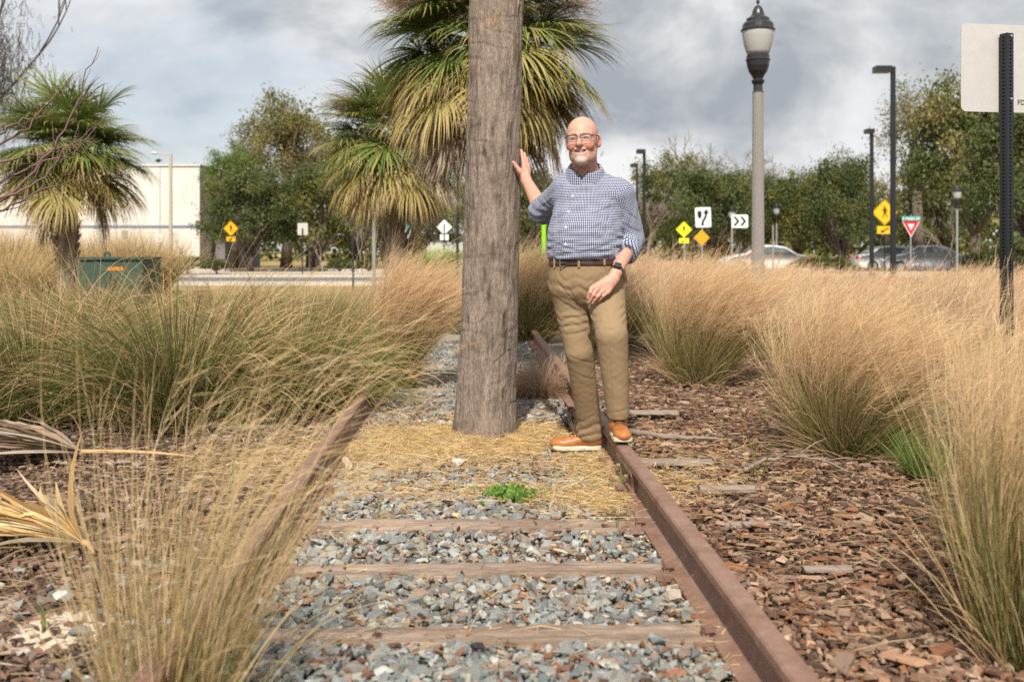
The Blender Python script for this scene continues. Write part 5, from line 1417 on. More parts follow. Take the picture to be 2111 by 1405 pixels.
sp.put('sand_patch', mk('pale_sand', (.58, .49, .38), var=.15, scale=30, bump=.004), label='small patch of pale sand at lower left', cat='sand', at=((130 - CX)*Ysp/K, Ysp, 0))
# curled palm strip on the nearest stones
fl = [Vector(W(px, py, GY(py, .02))) for px, py in ((988, 1332), (1050, 1340), (1120, 1346), (1180, 1347), (1222, 1340))]
P_ = np.array([[list(p) for p in fl]]); P_[0, :, 2] = .034
V, F, C = ribbons(P_, np.array([[.004, .007, .008, .006, .002]]), np.array([[.55, .33, .13]]), np.array([[.6, .38, .16]]), side=np.array([[0, .3, 1.0]]))
put('dry_leaf', V, F, MLEAF, C=C, at=tuple(fl[0]), label='orange dry leaf strip lying before the nearest tie', cat='leaf')
# black stake with grey head, beside the man's shoe
root = thing('stake', tuple(W(1183, 905, 6.05)), 'thin black stake with round grey head leaning beside the man\'s shoe', 'stake')
p0 = Vector(W(1184, 912, 6.05)); p1 = Vector(W(1157, 852, 6.0)); b = MB(); p0.z = -0.03
b.tube([p0, p1], .013, 8); b.put('rod', MBLACK, root, smooth=True)
b = MB(); d = (p1 - p0).normalized(); b.tube([p1 - d*.004, p1 + d*.008, p1 + d*.022, p1 + d*.028], [.016, .022, .020, .008], 12); b.put('head', mk('grey_rubber', (.16, .17, .18), rough=.6), root, smooth=True)
# ================================================================ THE MAN
def nrm(v): return v / np.linalg.norm(v)
def cap(p, a, b, ra, rb=None):
    rb = ra if rb is None else rb
    a = np.asarray(a, float); b = np.asarray(b, float); ba = b - a
    t = np.clip(((p - a) @ ba) / (ba @ ba), 0, 1)
    return np.linalg.norm(p - a - t[:, None]*ba, axis=1) - (ra + (rb - ra)*t)
def ell(p, c, r):
    q = p - np.asarray(c, float); r = np.asarray(r, float)
    k0 = np.linalg.norm(q/r, axis=1); k1 = np.linalg.norm(q/(r*r), axis=1) + 1e-9
    return k0*(k0 - 1)/k1
def sph(p, c, r): return np.linalg.norm(p - np.asarray(c, float), axis=1) - r
def smin(a, b, k):
    h = np.clip(.5 + .5*(b - a)/k, 0, 1); return b*(1-h) + a*h - k*h*(1-h)
def smax(a, b, k): return -smin(-a, -b, k)
def ssub(a, b, k): return smax(a, -b, k)
def near(p, c, r, fn):
    d = np.linalg.norm(p - np.asarray(c, float), axis=1); o = d - r + .06; m_ = d < r
    if m_.any(): o[m_] = fn(p[m_])
    return o
def waves(p, seed, n, lmin, lmax, aniso=(1, 1, 1)):
    r_ = np.random.default_rng(seed); v = 0
    for k in range(n):
        d = nrm(r_.normal(0, 1, 3) * np.array(aniso)); v = v + np.sin((p @ d)*2*np.pi/r_.uniform(lmin, lmax) + r_.uniform(0, 6.28))
    return v / math.sqrt(n)

def mesh_sdf(f, lo, hi, h, name=''):
    lo = np.array(lo, float); hi = np.array(hi, float); B = 8
    nb = np.ceil((hi - lo)/(h*B)).astype(int); n = nb*B + 1
    g = [lo[i] + h*B*(np.arange(nb[i]) + .5) for i in range(3)]
    Cn = np.stack(np.meshgrid(*g, indexing='ij'), -1).reshape(-1, 3)
    fc = f(Cn); act = np.abs(fc) < h*B*.9 + .016
    vol = np.repeat(np.repeat(np.repeat(np.sign(fc).reshape(nb)*1.0, B, 0), B, 1), B, 2).astype(np.float32)
    vol = np.pad(vol, ((0, 1), (0, 1), (0, 1)), mode='edge')
    bi = np.stack(np.unravel_index(np.where(act)[0], nb), 1)*B
    o = np.stack(np.meshgrid(*[np.arange(B + 1)]*3, indexing='ij'), -1).reshape(-1, 3)
    idx = (bi[:, None] + o[None]).reshape(-1, 3)
    lin = np.unique(np.ravel_multi_index(idx.T, n)); ii = np.stack(np.unravel_index(lin, n), 1)
    val = np.empty(len(ii), np.float32)
    for s in range(0, len(ii), 400000): val[s:s+400000] = f(lo + ii[s:s+400000]*h)
    vol[ii[:, 0], ii[:, 1], ii[:, 2]] = val
    s = vol < 0
    cnt = np.zeros(np.array(n) - 1, np.int8)
    corners = [(a, b, c) for a in (0, 1) for b in (0, 1) for c in (0, 1)]
    sl = lambda a, m_: slice(a, m_ - 1 + a)
    for c in corners: cnt += s[sl(c[0], n[0]), sl(c[1], n[1]), sl(c[2], n[2])]
    ac = np.stack(np.where((cnt > 0) & (cnt < 8)), 1)
    vid = np.full(cnt.shape, -1, np.int32); vid[ac[:, 0], ac[:, 1], ac[:, 2]] = np.arange(len(ac))
    cv = np.stack([vol[ac[:, 0]+a, ac[:, 1]+b, ac[:, 2]+c] for a, b, c in corners], 1)
    acc = np.zeros((len(ac), 3)); num = np.zeros(len(ac))
    co = np.array(corners)
    for i in range(8):
        for j in range(i+1, 8):
            if np.abs(co[i] - co[j]).sum() != 1: continue
            m_ = (cv[:, i] < 0) != (cv[:, j] < 0)
            t = np.zeros(len(ac)); t[m_] = cv[m_, i]/(cv[m_, i] - cv[m_, j])
            acc[m_] += co[i] + t[m_, None]*(co[j] - co[i]); num[m_] += 1
    V = lo + (ac + acc/num[:, None])*h
    Fs = []
    for ax in range(3):
        a1, a2 = (ax+1) % 3, (ax+2) % 3
        s0 = [slice(None)]*3; s1 = [slice(None)]*3; s0[ax] = slice(0, n[ax]-1); s1[ax] = slice(1, n[ax])
        A_ = s[tuple(s0)]; B_ = s[tuple(s1)]
        e_ = np.stack(np.where(A_ != B_), 1)
        ok = (e_[:, a1] > 0) & (e_[:, a2] > 0) & (e_[:, a1] < n[a1]-1) & (e_[:, a2] < n[a2]-1); e_ = e_[ok]
        flip = ~A_[e_[:, 0], e_[:, 1], e_[:, 2]]
        q = []
        for d1, d2 in ((-1, -1), (0, -1), (0, 0), (-1, 0)):
            c = e_.copy(); c[:, a1] += d1; c[:, a2] += d2; q.append(vid[c[:, 0], c[:, 1], c[:, 2]])
        q = np.stack(q, 1); q[flip] = q[flip][:, ::-1]; Fs.append(q)
    F = np.concatenate(Fs); F = F[(F >= 0).all(1)]
    return V, F

def march(f, px, py, y0=4.3):
    d = np.array([(px - CX)/K, 1.0, -(py - HY)/K]); p = np.array([0, 0, H]) + d*y0
    for _ in range(120):
        v = f(p[None])[0]
        if v < .0004: break
        p = p + nrm(d)*v*.7
    return p

# ---- joints (world metres)
SR, ER, WR = W(1168, 388, 5.44), W(1119, 436, 5.66), W(1085, 372, 5.90)
SL, EL, WL = W(1279, 402, 5.38), W(1302, 493, 5.45), W(1270, 562, 5.20)
HipR, KneeR, AnkR = np.array((.318, 5.42, .92)), W(1194, 725, 5.38), np.array((.440, 5.58, .12))
HipL, KneeL, AnkL = np.array((.500, 5.37, .93)), W(1261, 692, 5.09), W(1276, 866, 5.16)
Hc = W(1201, 291, 5.31); HS = 1.075
psi = math.radians(14); roll = math.radians(-3)
hf = np.array([-math.sin(psi), -math.cos(psi), -.03]); hf = nrm(hf)
hr = nrm(np.cross(np.array([math.sin(roll), 0, math.cos(roll)]), -hf)); hr = hr if hr[0] > 0 else -hr
hu = nrm(np.cross(hr, -hf)); hu = hu if hu[2] > 0 else -hu
HM = np.stack([hr, hf, hu], 0)
def hl(p): return ((p - Hc) @ HM.T)/HS
def HL(x, y, z): return Hc + HS*(x*hr + y*hf + z*hu)
Nb = np.array((.405, 5.43, 1.47))

def mirror(q): r_ = q.copy(); r_[:, 0] = np.abs(r_[:, 0]); return r_
SM = [(-.025, .083, -.0505), (-.019, .090, -.0555), (-.009, .094, -.0580), (.009, .094, -.0580), (.019, .090, -.0555), (.025, .083, -.0505)]
def f_smile(q):
    d = 1e3
    for a, b in zip(SM[:-1], SM[1:]): d = np.minimum(d, cap(q, a, b, .0042))
    return d
def f_head(p):
    q = hl(p); m_ = mirror(q)
    d = ell(q, (0, -.012, .030), (.0775, .095, .092))
    d = smin(d, ell(q, (0, .020, .035), (.066, .070, .070)), .02)
    d = smin(d, ell(q, (0, .022, -.037), (.062, .070, .080)), .03)
    d = smin(d, ell(q, (0, .030, -.088), (.046, .048, .033)), .03)
    d = smin(d, sph(m_, (.033, .016, -.072), .029), .03)
    d = smin(d, ell(q, (0, .070, -.098), (.027, .022, .022)), .02)
    d = smin(d, sph(m_, (.039, .062, -.026), .0265), .018)
    d = smin(d, cap(m_, (.012, .086, .027), (.048, .066, .024), .011), .014)
    d = ssub(d, sph(m_, (.031, .103, .010), .0165), .012)
    d = smin(d, ell(m_, (.031, .0765, .009), (.0165, .0125, .0115)), .006)
    d = smin(d, cap(q, (0, .086, .014), (0, .107, -.021), .0095, .0145), .009)
    d = smin(d, sph(m_, (.0135, .094, -.026), .0095), .007)
    d = ssub(d, sph(m_, (.0075, .105, -.037), .0045), .004)
    d = smin(d, cap(q, (-.02, .086, -.045), (.02, .086, -.045), .008), .012)
    d = smin(d, cap(q, (-.017, .084, -.070), (.017, .084, -.070), .008), .010)
    d = ssub(d, cap(m_, (.022, .098, -.030), (.040, .076, -.056), .0032), .006)
    d = ssub(d, f_smile(q), .003)
    e_ = m_ - np.array((.0795, -.014, -.004)); cb, sb = math.cos(.35), math.sin(.35)
    e_ = np.stack([e_[:, 0]*cb - e_[:, 1]*sb*-1, e_[:, 1]*cb - e_[:, 0]*sb, e_[:, 2]], 1)
    ear = ell(e_, (0, 0, 0), (.009, .021, .033)); ear = ssub(ear, ell(e_, (.010, .003, .002), (.008, .012, .021)), .004)
    d = smin(d, ear, .006)
    return d*HS
def hand_dir(pts, rad):
    return lambda p: np.minimum.reduce([cap(p, a, b, ra, rb) for (a, ra), (b, rb) in zip(zip(pts[:-1], rad[:-1]), zip(pts[1:], rad[1:]))])
# left hand on the thigh: finger paths
kn = {'i': (1220, 594), 'm': (1230, 597), 'r': (1242, 600), 'p': (1253, 602)}
tp = {'i': (1212, 614), 'm': (1214, 622), 'r': (1221, 624), 'p': (1234, 620)}
LH = []
for k, (q, rr_) in enumerate(zip('imrp', (.0095, .010, .0097, .0085))):
    a = W(*kn[q], 5.125 + .006*k); b_ = W(*tp[q], 5.12 + .010*k); mid = a*.5 + b_*.5 + np.array((0, -.014, .004))
    LH.append(([a, mid, b_], [rr_*1.12, rr_, rr_*.86]))
LHp = [W(1266, 570, 5.19), W(1243, 590, 5.145)]
def f_lhand(p):
    d = cap(p, WL, W(1258, 580, 5.17), .027, .029)
    for k, q in enumerate('imrp'):
        a = LH[k][0][0]; d = smin(d, cap(p, W(1262 + k*2, 572 + k*1.5, 5.18), a, .020, .0125), .014)
    for pts, rad in LH:
        for i in range(2): d = smin(d, cap(p, pts[i], pts[i+1], rad[i], rad[i+1]), .004 if i else .007)
    d = smin(d, cap(p, W(1250, 576, 5.17), W(1224, 590, 5.17), .016, .012), .012)
    return d
# right hand flat on the palm trunk
RH = [([W(1080, 345, 5.985), W(1077, 325, 6.010), W(1073.5, 304, 6.035)], [.0115, .0105, .0088]),
      ([W(1084, 344, 6.015), W(1081.5, 322, 6.050), W(1078, 302, 6.075)], [.0118, .0108, .009]),
      ([W(1088, 346, 6.045), W(1085, 325, 6.085), W(1081, 308, 6.105)], [.0115, .0105, .0088]),
      ([W(1091, 350, 6.075), W(1088, 333, 6.11), W(1084, 319, 6.13)], [.0105, .0095, .008])]
RT = ([W(1079, 362, 5.925), W(1072, 353, 5.915), W(1065, 344, 5.91), W(1058.5, 335, 5.905)], [.019, .0165, .0125, .0105])
def f_rhand(p):
    d = cap(p, WR, W(1083, 362, 5.94), .028, .030)
    for pts, rad in RH:
        d = smin(d, cap(p, W(1083, 366, 5.93)*.6 + pts[0]*.4, pts[0], .021, .0135), .014)
        for i in range(2): d = smin(d, cap(p, pts[i], pts[i+1], rad[i], rad[i+1]), .004)
    for i in range(3): d = smin(d, cap(p, RT[0][i], RT[0][i+1], RT[1][i], RT[1][i+1]), .012 if i == 0 else .004)
    return d
def f_torso(p):
    d = ell(p, (.420, 5.405, 1.37), (.195, .140, .20))
    d = smin(d, ell(p, (.395, 5.375, 1.20), (.203, .180, .20)), .07)
    d = smin(d, cap(p, (.42, 5.432, 1.485), (.315, 5.438, 1.452), .075, .070), .06)
    d = smin(d, cap(p, (.41, 5.432, 1.490), (.556, 5.418, 1.425), .078, .072), .06)
    d = smin(d, cap(p, (.408, 5.432, 1.48), (.402, 5.425, 1.512), .088, .070), .06)
    d = smin(d, ell(p, (.405, 5.385, 1.10), (.203, .165, .14)), .06)
    return d
def f_neck(p): return cap(p, HL(0, -.018, -.05), Nb, .066, .075)
def f_body(p):
    d = near(p, Hc, .23, f_head)
    d = smin(d, f_neck(p), .03)
    d = smin(d, f_torso(p) + .016, .04)
    d = smin(d, cap(p, SR, ER, .062, .044), .03); d = smin(d, cap(p, SL, EL, .062, .044), .03)
    for E_, W_, hand in ((ER, WR, f_rhand), (EL, WL, f_lhand)):
        m_ = E_*.72 + W_*.28
        fa = smin(cap(p, E_, m_, .042, .046), cap(p, m_, W_, .046, .0305), .015)
        d = smin(d, fa, .02)
        d = smin(d, near(p, W_, .24, hand), .018)
    d = smin(d, ell(p, (.41, 5.40, .98), (.175, .13, .13)), .05)
    for Hp, Kn, An in ((HipR, KneeR, AnkR), (HipL, KneeL, AnkL)):
        d = smin(d, cap(p, Hp, Kn, .088, .058), .05); d = smin(d, cap(p, Kn, An, .058, .032), .03)
    d = smin(d, cap(p, AnkR + np.array((.02, 0, -.05)), AnkR + np.array((-.13, .0, -.075)), .026, .018), .02)
    d = smin(d, cap(p, AnkL + np.array((0, .02, -.035)), AnkL + np.array((.01, -.12, -.06)), .026, .018), .02)
    return d

# ---- clothes
uR = nrm(WR - ER); uL = nrm(WL - EL); CuR = ER + uR*.045; CuL = EL + uL*.145
def cuffband(t): return np.clip((t + .058)/.006, 0, 1)
def f_sleeveR(p):
    d = smin(cap(p, SR, ER, .080, .067), cap(p, ER, ER + uR*.09, .065, .066), .03)
    return d - .006*cuffband((p - CuR) @ uR)*(np.linalg.norm(p - ER, axis=1) < .2)
def f_sleeveL(p):
    return smin(cap(p, SL, EL, .078, .071), cap(p, EL, EL + uL*.22, .070, .062), .012) - .005*cuffband((p - CuL) @ uL)
def f_shirt0(p):
    t = f_torso(p) + .0
    a = f_sleeveR(p); b_ = f_sleeveL(p)
    fold = .0032*waves(p, 5, 9, .05, .12, (1, .5, 1.1)) + .0022*waves(p, 6, 6, .025, .05, (.5, .4, 1.5))*np.clip(1.5 - np.abs(p[:, 2] - 1.13)*7, .25, 1.4)
    arm = .0022*np.sin(((p - SL) @ nrm(EL - SL + np.array((.3, 0, .2))))*2*np.pi/.052 + 1.5*waves(p, 8, 4, .12, .25))
    armr = .003*np.sin(((p - SR) @ nrm(ER - SR + np.array((.2, 0, -.1))))*2*np.pi/.045 + 1.5*waves(p, 9, 4, .12, .25))
    b_ = smax(b_ + arm*.9*np.clip((1.47 - p[:, 2])/.08, 0, 1), (p - CuL) @ uL - 9*(p[:, 2] > EL[2] + .05), .006)
    a = smax(a + armr*.9*np.clip((1.45 - p[:, 2])/.06, 0, 1), np.where(np.linalg.norm(p - ER, axis=1) < .2, (p - CuR) @ uR, -1), .006)
    pl = np.abs((p[:, 0] - .33) - (p[:, 2] - 1.17)*.19)
    t = smax(t + fold - .0016*(pl < .017)*(p[:, 1] < 5.36), -(p[:, 2] - 1.086), .012)
    hi_ = np.clip((p[:, 2] - 1.36)/.10, 0, 1)
    d = np.where(hi_ > 0, smin(t, b_, .012 + .06*hi_), smin(t, b_, .012)); d = smin(d, a, .035 + .02*hi_)
    return d
def f_hips(p):
    d = ell(p, (.405, 5.392, 1.05), (.200, .163, .17))
    d = smin(d, ell(p, (.413, 5.40, .945), (.210, .158, .14)), .06)
    return d
def f_legR(p):
    d = smin(cap(p, HipR, KneeR, .108, .075), cap(p, KneeR, AnkR + np.array((0, 0, .01)), .075, .066), .01)
    return smin(d, ell(p, AnkR + np.array((.0, -.005, -.002)), (.078, .066, .075)), .03)
def f_legL(p):
    return smin(cap(p, HipL, KneeL, .110, .080), cap(p, KneeL, AnkL + np.array((0, 0, -.01)), .083, .055), .012)
def rdg(x): return 1.2 - 2.2*np.abs(np.sin(x/2))**.75
def f_pants0(p):
    h_ = f_hips(p); a = f_legR(p); b_ = f_legL(p)
    z = p[:, 2]
    wv = waves(p, 31, 6, .10, .22)
    fa = .0026*rdg((z*1.0 + .25*p[:, 0])*2*np.pi/.047 + 2.6*wv)*np.clip(1 - np.abs(z - .76)/.12, 0, 1) + .0042*rdg((z - .5*p[:, 0])*2*np.pi/.06 + 1.8*wv)*np.clip(1 - np.abs(z - .12)/.13, 0, 1) + .0006*rdg((z + .6*p[:, 0])*2*np.pi/.08 + 2*wv)*np.clip(1 - np.abs(z - .5)/.22, 0, 1)
    fb = .0030*rdg((z*1.0 - .2*p[:, 0])*2*np.pi/.036 + 2.4*wv)*np.clip(1 - np.abs(z - .80)/.09, 0, 1) + .0006*waves(p, 33, 5, .06, .14)
    cr = -.004*np.exp(-((p[:, 0] - (KneeL[0] - .012 + (KneeL[2] - z)*.075))/.006)**2)*(z < .72)*(p[:, 1] < 5.13)
    fh = .0028*rdg((z + .30*(p[:, 0] - .33))*2*np.pi/.058 + 2.6*wv)*np.clip(1 - np.abs(z - .93)/.13, 0, 1)
    d = smin(h_ + fh, a + fa, .035); d = smin(d, b_ + fb + cr, .022)
    d = d + .0006*waves(p, 35, 8, .03, .07)
    d = smax(d, z - 1.112, .004)
    hemR = .058 + (p[:, 0] - .44)*.10
    d = np.where(a < .03, np.maximum(d, hemR - z), d)
    hemL = .262 + (p[:, 1] - 5.10)*.25
    d = np.where((b_ < .03) & (z < .4) & (p[:, 1] < 5.3) & (a > .02), np.maximum(d, hemL - z), d)
    return d
def creases(lines, base, w, dep):
    S_ = []
    for x0, y0, x1, y1, k in lines:
        a, b_ = march(base, x0, y0), march(base, x1, y1); m_ = march(base, (x0 + x1)/2, (y0 + y1)/2 + 2)
        if max(np.abs(a).max(), np.abs(b_).max(), np.abs(m_).max()) > 6.2: continue
        S_.append((a, m_, k)); S_.append((m_, b_, k))
    def f(p):
        o = np.zeros(len(p))
        for a, b_, k in S_:
            ba = b_ - a; t = np.clip(((p - a) @ ba)/(ba @ ba), 0, 1); q = p - a - t[:, None]*ba; r_ = np.linalg.norm(q, axis=1)
            up = q[:, 2] - 0.0
            o += k*dep*(np.exp(-(r_/w)**2) - .75*np.exp(-(np.linalg.norm(q - np.array((0, 0, w*1.5)), axis=1)/(w*1.1))**2))*(.55 + .45*np.sin(np.pi*np.clip(t, .12, .88)))
        return o
    return f
PCR = creases([(1150, 582, 1194, 632, 1), (1172, 594, 1199, 640, 1.2), (1146, 612, 1190, 640, .8), (1160, 655, 1206, 650, 1), (1164, 672, 1212, 664, 1.1), (1168, 690, 1215, 678, .9),
               (1212, 640, 1284, 634, .8), (1216, 652, 1284, 650, 1), (1222, 664, 1286, 664, 1), (1228, 678, 1287, 676, .8), (1240, 566, 1212, 596, .6), (1255, 585, 1225, 612, .8),
               (1178, 735, 1222, 748, .7), (1190, 770, 1226, 782, .5), (1192, 872, 1246, 858, 1.1), (1194, 888, 1250, 876, 1.2), (1204, 848, 1244, 838, .8), (1255, 850, 1292, 842, .5)], f_pants0, .0075, .0052)
def f_pants(p): return f_pants0(p) + PCR(p)
def f_belt(p): return smax(f_hips(p) - .0075, np.abs(p[:, 2] - 1.073 - .012*(p[:, 0] - .4)) - .0185, .004)
SCR = creases([(1262, 412, 1238, 520, 1), (1262, 425, 1205, 446, .8), (1258, 448, 1210, 478, .8), (1256, 470, 1218, 505, .7), (1146, 430, 1176, 402, .9), (1142, 450, 1170, 440, .7), (1142, 500, 1190, 517, 1), (1200, 519, 1252, 505, 1),
               (1150, 516, 1176, 523, .9), (1225, 520, 1258, 518, .8), (1286, 430, 1312, 452, 1), (1284, 460, 1318, 478, 1.1), (1284, 482, 1320, 498, 1), (1280, 505, 1318, 512, .9), (1112, 428, 1138, 410, 1), (1118, 445, 1142, 425, 1)], f_shirt0, .0075, .0042)
def f_shirt(p): return f_shirt0(p) + SCR(p)
def f_collar(p):
    a, b_ = np.array((.407, 5.428, 1.46)), HL(0, -.032, -.08)
    ax = nrm(b_ - a); q = p - a; t = q @ ax; rad = np.linalg.norm(q - t[:, None]*ax, axis=1)
    top = 1.604 + .55*(p[:, 1] - 5.40)
    xc = .372 + (p[:, 2] - 1.53)*.08
    fr = p[:, 1] < 5.41
    s = np.abs(rad - .0850 + (t - .1)*.06) - .005                       # the stand
    s = np.maximum(s, -(t - .01)); s = np.maximum(s, p[:, 2] - top)
    s = np.maximum(s, np.where(fr, -(np.abs(p[:, 0] - xc) - (p[:, 2] - 1.518)*.85), -1))
    dz = np.clip(top - p[:, 2], -.01, .2)
    f_ = np.abs(rad - .0885 + (t - .1)*.06 - dz*.34) - .0042               # the fold with its two points
    drop = .050 + .026*np.clip((5.40 - p[:, 1])/.07, 0, 1)
    f_ = np.maximum(f_, p[:, 2] - top); f_ = np.maximum(f_, dz - drop)
    f_ = np.maximum(f_, np.where(fr, -(np.abs(p[:, 0] - xc) - .008 - (p[:, 2] - 1.520)*.85), -1))
    return np.minimum(s, f_)

person = thing('person', (.42, 5.4, 0), 'smiling bald man in blue gingham shirt and khaki trousers, hand on the palm trunk', 'person')
# body
V, F = mesh_sdf(f_body, (-.06, 4.95, .02), (.76, 6.22, 1.90), .0045)
q = hl(V)
n_ = len(V); skin = np.array((.51, .285, .21)); C = np.tile(skin, (n_, 1))
def tint(mask, col, k):
    global C
    k = (np.asarray(mask, float)*k)[:, None]; C = C*(1-k) + np.array(col)*k
isH = (np.linalg.norm(q, axis=1) < .16)
g3 = lambda c, r: np.exp(-(((q - np.array(c))/np.array(r))**2).sum(1))
qa = np.abs(q[:, 0]); qm = np.stack([qa, q[:, 1], q[:, 2]], 1)
gm = lambda c, r: np.exp(-(((qm - np.array(c))/np.array(r))**2).sum(1))
tint(gm((.042, .07, -.028), (.024, .04, .024))*isH, (.52, .18, .12), .75)
tint(g3((0, .11, -.02), (.018, .03, .018))*isH, (.60, .23, .17), .7)
tint(gm((.078, -.01, 0), (.02, .03, .04))*isH, (.58, .23, .17), .6)
tint(g3((0, .06, .09), (.06, .07, .035))*isH, (.60, .35, .26), .6)
tint(gm((.033, .088, .030), (.018, .03, .0045))*isH, (.36, .22, .15), .6)
sm = f_smile(q)
tint((sm < .0045) & isH & (q[:, 1] > .05), (.50, .17, .14), .75)
tint((sm < .0008) & isH & (q[:, 1] > .05), (.05, .02, .02), .9)
beard = np.clip((.034 - qa)/.012, 0, 1)*np.clip((-.068 - q[:, 2])/.010, 0, 1)*np.clip((q[:, 1] - .045)/.02, 0, 1)
mus = np.clip((.030 - qa)/.006, 0, 1)*np.exp(-((q[:, 2] + .0435 - .12*qa*0)/.0055)**2)*(q[:, 1] > .07)
side_ = np.exp(-((qa - .034)/.007)**2)*np.clip((-.045 - q[:, 2])/.01, 0, 1)*np.clip((q[:, 2] + .085)/.01, 0, 1)*(q[:, 1] > .055)
bn = .8 + .2*np.sin(q[:, 0]*1300)*np.sin(q[:, 2]*1100 + q[:, 0]*400)
tint(np.clip(beard + .75*mus + .6*side_, 0, 1)*bn*isH, (.62, .55, .49), .85)
armm = (V[:, 2] < 1.66) & ((cap(V, ER, WR, .12) < 0) | (cap(V, WR, RH[1][0][2], .09) < 0) | (cap(V, EL, WL, .1) < 0) | (np.linalg.norm(V - LHp[1], axis=1) < .14))
tint(armm, (.56, .285, .21), .6)
for pts, rad in LH + RH: tint(np.exp(-(np.linalg.norm(V - pts[2], axis=1)/.012)**2), (.68, .36, .29), .6)
for pts in [x[0] for x in LH + RH]: tint(np.exp(-(np.linalg.norm(V - pts[1], axis=1)/.010)**2), (.58, .26, .2), .35)
MSKIN = mk('skin', attr=True, var=.16, scale=28, rough=.5, spec=.4, bump=.0006, bscale=300, sss=.12)
put('body', V, F, MSKIN, person, C=C, smooth=True)
# face details
MEYE = mk('eye_white', (.36, .30, .27), rough=.2, var=0); MIRIS = mk('eye_dark', (.035, .025, .02), rough=.15, var=0); MTOOTH = mk('teeth', (.72, .68, .6), rough=.3, var=.03)
def ellipsoid_mesh(fn, rx, ry, rz, n=10):
    V_, F_ = [], []
    for i in range(n+1):
        a = math.pi*i/n
        for k in range(2*n):
            b_ = math.pi*k/n; V_.append(fn(rx*math.sin(a)*math.cos(b_), ry*math.sin(a)*math.sin(b_), rz*math.cos(a)))
    for i in range(n):
        for k in range(2*n): F_.append((i*2*n+k, (i+1)*2*n+k, (i+1)*2*n+(k+1) % (2*n), i*2*n+(k+1) % (2*n)))
    return V_, F_
for s in (-1, 1):
    cx_ = s*.031
    e_ = put('eye', *ellipsoid_mesh(lambda a, b_, c: HL(cx_ + a, .0855 - .10*abs(a) + b_, .0085 + c - 6*a*a), .0105, .0050, .0032), MEYE, person, smooth=True)
    put('iris', *ellipsoid_mesh(lambda a, b_, c: HL(cx_ - .001 + a, .0885 + b_, .0085 + c), .0048, .0028, .0034), MIRIS, e_, smooth=True)
    put('eyelid_crease', *(lambda b_: (b_.V, b_.F))(MB().tube([HL(cx_ + t, .0895 - 9*t*t, .0125 - 14*t*t) for t in np.linspace(-.012, .012, 7)], [.0006, .0014, .0018, .0019, .0018, .0014, .0006], 5)), mk('lash_line', (.10, .055, .04), var=0) if s < 0 else bpy.data.materials['lash_line'], e_)
b = MB(); b.tube([HL(x, .0905 - 16*x*x, -.0560 + 8.5*x*x) for x in np.linspace(-.016, .016, 9)], [.0008, .0019, .0024, .0026, .0026, .0026, .0024, .0019, .0008], 6); b.put('teeth', MTOOTH, person, smooth=True)
# glasses
MFR = mk('dark_glasses_frame', (.015, .014, .016), rough=.25, var=0, spec=.6)
mg = bpy.data.materials.new('clear_lens'); mg.use_nodes = True; t_ = mg.node_tree; pg = t_.nodes['Principled BSDF']; pg.inputs['Roughness'].default_value = .05; pg.inputs['Base Color'].default_value = (.8, .85, .9, 1)
tr = t_.nodes.new('ShaderNodeBsdfTransparent'); ms = t_.nodes.new('ShaderNodeMixShader'); ms.inputs[0].default_value = .07
t_.links.new(tr.outputs[0], ms.inputs[1]); t_.links.new(pg.outputs[0], ms.inputs[2]); t_.links.new(ms.outputs[0], t_.nodes['Material Output'].inputs['Surface'])
gl = thing('glasses', tuple(HL(0, .105, .01)), None, None); gl.parent = person; gl.location = Vector(HL(0, .105, .01)) - org(person)
for s in (-1, 1):
    path = [(s*(.0335 + x), .1065 - 3.2*(.0335 + x)**2 + (.006 if z < -.01 else 0)*0, .0075 + z) for x, z in rounded(.052, .032, .009, 4)]
    up_ = [q_ for q_ in path if q_[2] > .0085]; lo_ = [q_ for q_ in path if q_[2] <= .0095]
    b = MB(); b.tube([HL(*q_) for q_ in path + path[:1]], .0011, 6); b.put('rim', MFR, gl)
    ups = sorted(up_, key=lambda q_: q_[0]); b = MB(); b.tube([HL(q_[0], q_[1] + .0006, q_[2]) for q_ in ups], .0025, 6); b.put('brow_bar', MFR, gl)
    put('lens', [HL(*q_) for q_ in path], [tuple(range(len(path)))], mg, gl)
    b = MB(); b.tube([HL(s*.0595, .0965, .016), HL(s*.072, .085, .0175), HL(s*.081, .04, .019), HL(s*.0835, -.005, .018)], .0026, 6); b.put('temple', MFR, gl)
b = MB(); b.tube([HL(-.009, .1055, .013), HL(0, .108, .0165), HL(.009, .1055, .013)], .0016, 6); b.put('bridge', MFR, gl)

